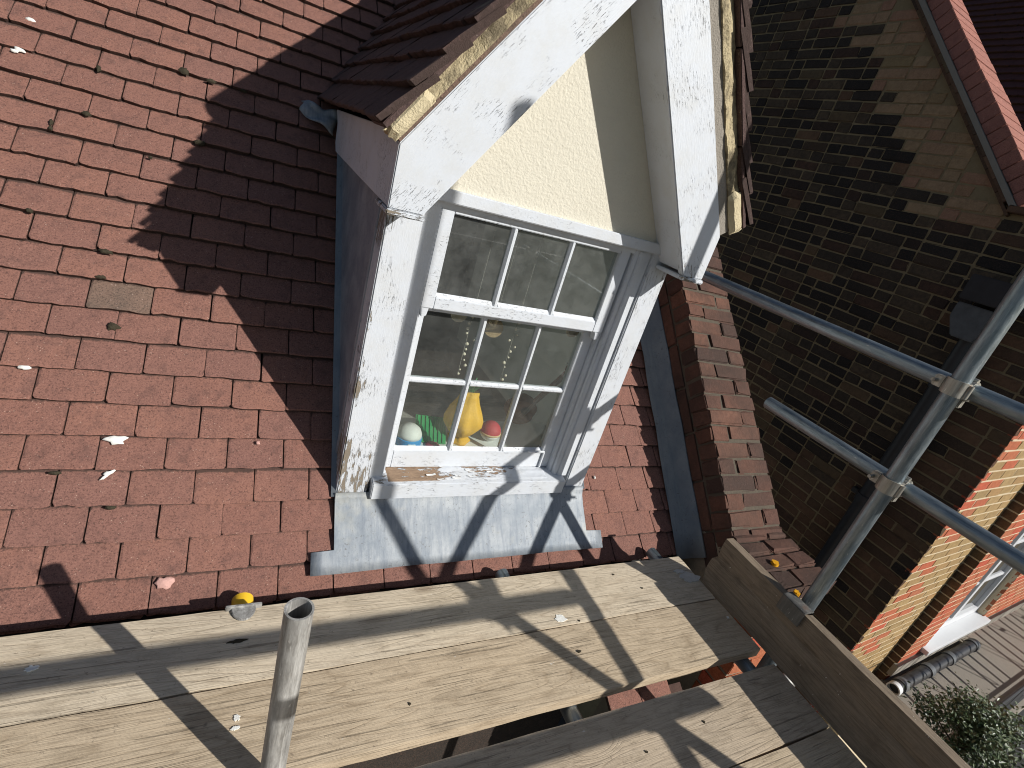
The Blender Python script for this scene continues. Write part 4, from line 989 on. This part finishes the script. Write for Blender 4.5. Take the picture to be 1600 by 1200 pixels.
# ================================================================== NEIGHBOUR HOUSE
NX = 4.75; NYC = -1.467
nb = empty('neighbour_house', (5.5, 0, GROUND), 'dark brick neighbouring house with lit red coping and white window', 'house')
def rake(y):
    """top of the side wall at y"""
    return .60 if y < -.775 else .60 + (y + .775) * .98
cw = MB(); poly = [(NYC + .03, GROUND), (6.0, GROUND), (6.0, 5.0), (3.7, 5.0), (-.775, .60), (NYC + .03, .60)]
cw.prism(poly, 0, NX + .0015, NX + .30); cw.build('side_wall_core', 'mortar_dark', nb)
kinds = {}
def bk(l, mat, k):
    key = (round(l, 3), mat, k)
    if key not in kinds: kinds[key] = brick_mesh('brick', .03, l, .065, mat, int(l * 1000) * 31 + len(mat) * 7 + k, .0010, .004, 3.0)
    return kinds[key]
items = []
br = random.Random(21)
for c in range(104):
    z = -4.1 + c * .075
    y = NYC + (0 if c % 2 else 0)
    first = True; flip = c % 2
    while y < 3.6:
        if first and flip: l = .102 if c % 4 == 1 else .215
        else: l = .215 if (flip if first else last_h) else .102
        l = .215 if br.random() < .10 and not first else l
        last_h = l < .15; first = False
        yc = y + l / 2; zc = z + .033
        top = rake(yc) - .05
        if zc < top and z > -4.0:
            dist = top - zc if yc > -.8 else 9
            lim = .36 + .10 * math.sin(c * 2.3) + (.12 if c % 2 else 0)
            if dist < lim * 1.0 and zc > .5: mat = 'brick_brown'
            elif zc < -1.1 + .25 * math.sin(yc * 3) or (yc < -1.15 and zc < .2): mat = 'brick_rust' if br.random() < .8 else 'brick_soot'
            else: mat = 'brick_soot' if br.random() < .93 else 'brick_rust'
            if yc < NYC + .26 and zc < .5 and br.random() < .6: mat = 'brick_rust'
            M = Matrix.Translation((NX - .004 + br.gauss(0, .0008), y + br.gauss(0, .001), z + br.gauss(0, .0012))) @ Matrix.Rotation(br.gauss(0, .006), 4, 'X')
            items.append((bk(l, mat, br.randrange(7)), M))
        y += l + .0125
scatter_pieces(items, nb, 'brick', 300)
# raked coping: dark edge bricks, mortar fillet, red coping stones with lit top
cs = math.cos(math.atan(.98)); sn = math.sin(math.atan(.98)); CE = Vector((0, cs, sn)); CN = Vector((0, -sn, cs)); c0 = Vector((NX, -.80, .575))
def cbox(name, mat, x0, x1, l0, l1, h0, h1, bevel=0):
    d = MB(); vs = [c0 + Vector((x, 0, 0)) + CE * l + CN * h for l in (l0, l1) for (x, h) in ((x0, h0), (x1, h0), (x1, h1), (x0, h1))]
    d.add(vs, [(0, 1, 2, 3), (7, 6, 5, 4), (0, 4, 5, 1), (1, 5, 6, 2), (2, 6, 7, 3), (3, 7, 4, 0)]); return d.build(name, mat, nb, bevel=bevel)
for i in range(24): cbox('creasing_tile', 'brick_rust', -.035, .28, -.02 + i * .166, .142 + i * .166, -.012, .004)
for i in range(24): cbox('creasing_tile', 'brick_rust', -.045, .28, .06 + i * .166, .222 + i * .166, .006, .022)
cbox('mortar_fillet', 'concrete', -.046, .26, -.02, 4.0, .0225, .051)
for i in range(45):
    j = br.gauss(0, .0015); cbox('coping_brick', 'coping_red', -.03 + j, .265 + j, .0 + i * .0865, .083 + i * .0865, .052 + j, .155 + j, .003)
# west-facing tiled slope behind the coping
rw = MB()
sp = rad(52); se = Vector((math.cos(sp), 0, math.sin(sp))); sn_ = Vector((-math.sin(sp), 0, math.cos(sp))); r0 = Vector((5.06, -1.6, -.1))
far = [tile_mesh('roof_tile', .1635, 'tile_far', 700 + i) for i in range(5)]
items = []
for k in range(40):
    for i in range(30):
        y = 3.3 - i * .165 + (.0825 if k % 2 else 0)
        P = r0 + se * (k * .1) ; P = Vector((P.x, y, P.z))
        items.append((RNG.choice(far), frame(P, Vector((0, -1, 0)), se, sn_)))
scatter_pieces(items, nb, 'roof_tile', 300)
dk = MB(); vs = [Vector((r0.x, y, r0.z)) + se * s - sn_ * h for y in (-1.6, 3.4) for (s, h) in ((-.2, .045), (4.1, .045), (4.1, .1), (-.2, .1))]
dk.add(vs, [(0, 1, 2, 3), (7, 6, 5, 4), (0, 4, 5, 1), (1, 5, 6, 2), (2, 6, 7, 3), (3, 7, 4, 0)]); dk.build('roof_deck', 'dark_gap', nb)
# eaves course at the foot of the rake
part('string_course', 'brick_rust', ((NX - .05, NYC - .02, .575), (NX + .3, -.80, .615)), parent=nb, bevel=.004)
# downpipe and hopper
dp = empty('downpipe', (NX - .07, -1.0, GROUND), 'black cast iron downpipe with hopper on the dark neighbour wall', 'downpipe')
d = MB(); d.tube((NX - .075, -1.035, GROUND), (NX - .075, -1.035, -.17), .05, 20); d.build('pipe', 'black_pipe', dp, smooth=True)
d = MB(); d.tube((NX - .055, -1.12, GROUND), (NX - .055, -1.12, -.25), .035, 18); d.build('pipe', 'black_pipe', dp, smooth=True)
for z in (-.5, -1.4, -2.3):
    d = MB(); d.tube((NX - .075, -1.035, z), (NX - .075, -1.035, z + .06), .06, 20); d.box((NX - .05, -1.15, z + .012), (NX - .005, -.92, z + .048)); d.build('collar', 'black_pipe', dp, smooth=True)
d = MB(); d.prism([(-1.14, -.06), (-1.14, .03), (-.90, .03), (-.90, -.06), (-.96, -.17), (-1.08, -.17)], 0, NX - .17, NX - .008); d.build('hopper', 'grey_pipe', dp, bevel=.006)
d = MB(); d.box((NX - .20, -1.20, .05), (NX - .012, -.90, .20)); d.build('gutter_end', 'black_pipe', dp, bevel=.006)
# ---- lit front facade, turned a few degrees
fa = rad(3.6); FU = Vector((math.cos(fa), math.sin(fa), 0)); FV = Vector((math.sin(fa), -math.cos(fa), 0)); FO = Vector((NX, NYC, 0)); FZ = Vector((0, 0, 1))
FM = frame(FO, FU, -FV, FZ)       # local x along facade, local y into the wall, z up
def fpart(name, mat, *boxes, bevel=0, parent=nb):
    d = MB()
    for (a, b) in boxes: d.box(a, b)
    me = d.mesh(name, mat, bevel=bevel); return link(name, me, parent, FM.copy())
fpart('front_wall_core', 'mortar_pale', ((.05, .0025, GROUND), (1.02, .3, .58)))
fpart('bay_core', 'mortar_pale', ((1.004, -.0725, GROUND), (1.44, .3, .58)), ((2.76, -.0725, GROUND), (6.5, .3, .58)), ((1.44, -.0725, GROUND), (2.76, .3, -2.78)), ((1.44, -.0725, -1.0), (2.76, .3, .58)))
items = []
fb = {}
def fbk(l, mat, k):
    key = (round(l, 3), mat, k)
    if key not in fb:
        r = random.Random(int(l * 1000) * 31 + len(mat) * 7 + k); d = MB(); d.box((0, 0, 0), (l, .03, .062)); me = d.mesh('brick', mat, bevel=.002)
        for v in me.vertices: v.co += Vector((r.gauss(0, .001), r.gauss(0, .0004), r.gauss(0, .0012)))
        fb[key] = me
    return fb[key]
def fac_run(u0, u1, yoff, mats, zlo, zhi):
    c = 0; z = zlo
    while z < zhi:
        u = u0; first = True
        while u < u1 - .02:
            l = .215 if (c + (0 if first else 1)) % 2 or not first else .102
            l = min(l, u1 - u)
            items.append((fbk(l, mats(u) if callable(mats) else br.choice(mats), br.randrange(3)), FM @ Matrix.Translation((u, yoff + br.gauss(0, .0005), z))))
            u += l + .011; first = False
        z += .075; c += 1
fac_run(.002, 1.0, .0, lambda u: br.choice(['brick_bright', 'brick_bright', 'brick_yellow']) if u < .3 else (br.choice(['brick_bright', 'brick_yellow', 'brick_yellow']) if u < .48 else 'brick_yellow'), -3.6, .5)
fac_run(1.002, 1.44, -.075, ['brick_bright'], -3.6, .5)
fac_run(2.76, 4.2, -.075, ['brick_bright'], -3.6, .5)
scatter_pieces(items, nb, 'brick', 240)
ret = [brick_mesh('brick', .012, .0735, .062, 'brick_rust', 900 + c, .0006, .002) for c in range(4)]  # shade of the bay's return put into the colour: darker brick than its front
for c in range(54): link('brick', ret[c % 4], nb, FM @ Matrix.Translation((.9985, -.0745, -3.6 + c * .075)))
wn_ = empty('sash_window', FO + FU * 2 + Vector((0, 0, -2.7))); wn_.parent = nb; wn_.matrix_parent_inverse = Matrix.Translation(nb.location).inverted()
def wpart(name, mat, *b, bevel=.003):
    o = fpart(name, mat, *b, bevel=bevel, parent=None); o.parent = wn_; o.matrix_parent_inverse = Matrix.Translation(wn_.location).inverted(); return o
wpart('frame', 'upvc', ((1.44, -.01, -2.70), (1.52, .06, -1.0)), ((2.68, -.01, -2.70), (2.76, .06, -1.0)), ((1.52, -.01, -2.70), (2.68, .06, -2.62)), ((1.52, -.01, -1.08), (2.68, .06, -1.0)))
wpart('mullion', 'upvc', ((2.06, -.005, -2.62), (2.14, .05, -1.08)))
for z in (-2.2, -1.75): wpart('glazing_bar', 'upvc', ((1.52, .005, z), (2.06, .03, z + .03)), ((2.14, .005, z), (2.68, .03, z + .03)))
wpart('pane', 'glass_far', ((1.52, .02, -2.62), (2.06, .026, -1.08))); wpart('pane', 'glass_far', ((2.14, .02, -2.62), (2.68, .026, -1.08)))
wpart('sill', 'upvc', ((1.38, -.13, -2.745), (2.80, .02, -2.70)))
wpart('room_dark', 'dark_gap', ((1.46, .25, -2.7), (2.74, .28, -1.0)))
fpart('stone_band', 'concrete', ((.98, -.10, -2.90), (6.5, -.06, -2.78)), bevel=.004)
# terrace ledge with pipe, railing and its shadow
tz = -2.98
struct(fpart('terrace', 'felt', ((.2, -.62, tz - .12), (6.8, -.063, tz)), parent=None))
o = fpart('terrace_edge', 'concrete', ((.2, -.70, tz - .2), (6.8, -.622, tz + .05)), parent=None, bevel=.006); struct(o)
pp = empty('waste_pipe', FO + FU * 1 + FV * .2 + Vector((0, 0, tz)), 'black horizontal pipe along the foot of the neighbour bay', 'pipe')
def Lp(u, v, z): return FO + FU * u + FV * v + Vector((0, 0, z))
d = MB(); d.tube(Lp(.95, .17, tz + .055), Lp(2.6, .17, tz + .055), .05, 20); d.build('pipe', 'black_pipe', pp, smooth=True)
for u in (1.0, 1.5, 1.95, 2.5): d = MB(); d.tube(Lp(u, .17, tz + .055), Lp(u + .07, .17, tz + .055), .058, 20); d.build('collar', 'grey_pipe', pp, smooth=True)
d = MB(); d.tube(Lp(.90, .17, tz + .055), Lp(.953, .17, tz + .055), .053, 20, .043); d.build('open_end', 'upvc', pp, smooth=True)
rl = empty('iron_railing', Lp(2.5, .66, tz), 'black ornamental iron railing along the terrace edge of the neighbour', 'railing')
for zz in (.10, .62): d = MB(); d.tube(Lp(.5, .66, tz + zz), Lp(6.0, .66, tz + zz), .010, 8); d.build('rail', 'black_iron', rl)
i = 0; u = .55
while u < 6.0:
    d = MB()
    if i % 4 == 3:
        pts = [Lp(u + .045 * math.sin(2 * math.pi * k / 20), .66, tz + .36 + .24 * math.cos(2 * math.pi * k / 20)) for k in range(21)]
        for k in range(20): d.tube(pts[k], pts[k + 1], .006, 6)
        d.tube(Lp(u - .05, .66, tz + .36), Lp(u + .05, .66, tz + .36), .012, 6)
        d.build('oval', 'black_iron', rl); 
    else: d.tube(Lp(u - .26, .66, tz + .10), Lp(u + .26, .66, tz + .62), .012, 8); d.build('baluster', 'black_iron', rl)  # slanted lattice is invented, shaped to steer the shadows across the ledge
    u += .17; i += 1
# a lower porch roof seen through the gap between the boards
po = empty('porch_roof', (2.1, -1.9, -2.2), 'small red tiled porch roof seen through the gap between the scaffold boards', 'porch roof')
pth = rad(38); pes = Vector((0, math.cos(pth), math.sin(pth))); pen = Vector((0, -math.sin(pth), math.cos(pth)))
for k in range(6):
    for i in range(2):
        M = frame(Vector((2.16 + i * .165 + (.0825 if k % 2 else 0), 0, 0)) + Vector((0, -2.05, -2.05)) + pes * (k * .1), EX, pes, pen); link('roof_tile', RNG.choice(var_full), po, M)
# shrub
sb = empty('evergreen_shrub', (5.35, -2.35, GROUND + .13), 'small-leaved glossy evergreen shrub below the toe board at lower right', 'shrub')
rs = random.Random(5)
cent = Vector(onplane((1528, 1142), (1, 0, 0), 5.15)); 
d = MB(); base = Vector((cent.x + .05, cent.y, GROUND + .13))
d.tube(base, cent - Vector((0, 0, .2)), (.045, .02), 10)
tips = []
for i in range(26):
    a = rs.uniform(0, 6.28); el = rs.uniform(-.3, 1.3); L = rs.uniform(.15, .39)
    q = cent - Vector((0, 0, .2)) + Vector((math.cos(a) * math.cos(el) * L * .95, math.sin(a) * math.cos(el) * L * .8, math.sin(el) * L)); tips.append(q)
    d.tube(cent - Vector((0, 0, .22)), q, (.008, .002), 5)
d.build('stem', 'bark', sb)
vs = []; fs = []
for q in tips:
    for k in range(330):
        c = q + Vector((rs.gauss(0, .06), rs.gauss(0, .06), rs.gauss(0, .055)))
        L = rs.uniform(.020, .042); B = L * .42; n = Vector((rs.gauss(0, .7), rs.gauss(0, .7), 1)).normalized(); u = n.orthogonal().normalized()
        u = (Matrix.Rotation(rs.uniform(0, 6.28), 3, n) @ u); w_ = n.cross(u); o = len(vs)
        vs += [c - u * L / 2, c + w_ * B / 2 + n * .002, c + u * L / 2, c - w_ * B / 2 + n * .002]; fs += [(o, o + 1, o + 2), (o, o + 2, o + 3)]
d = MB(); d.add(vs, fs); me = bpy.data.meshes.new('foliage'); me.from_pydata([tuple(v) for v in vs], [], fs); me.materials.append(MATS['leaf']); me.update()
o = link('foliage', me, sb); o['kind'] = 'stuff'
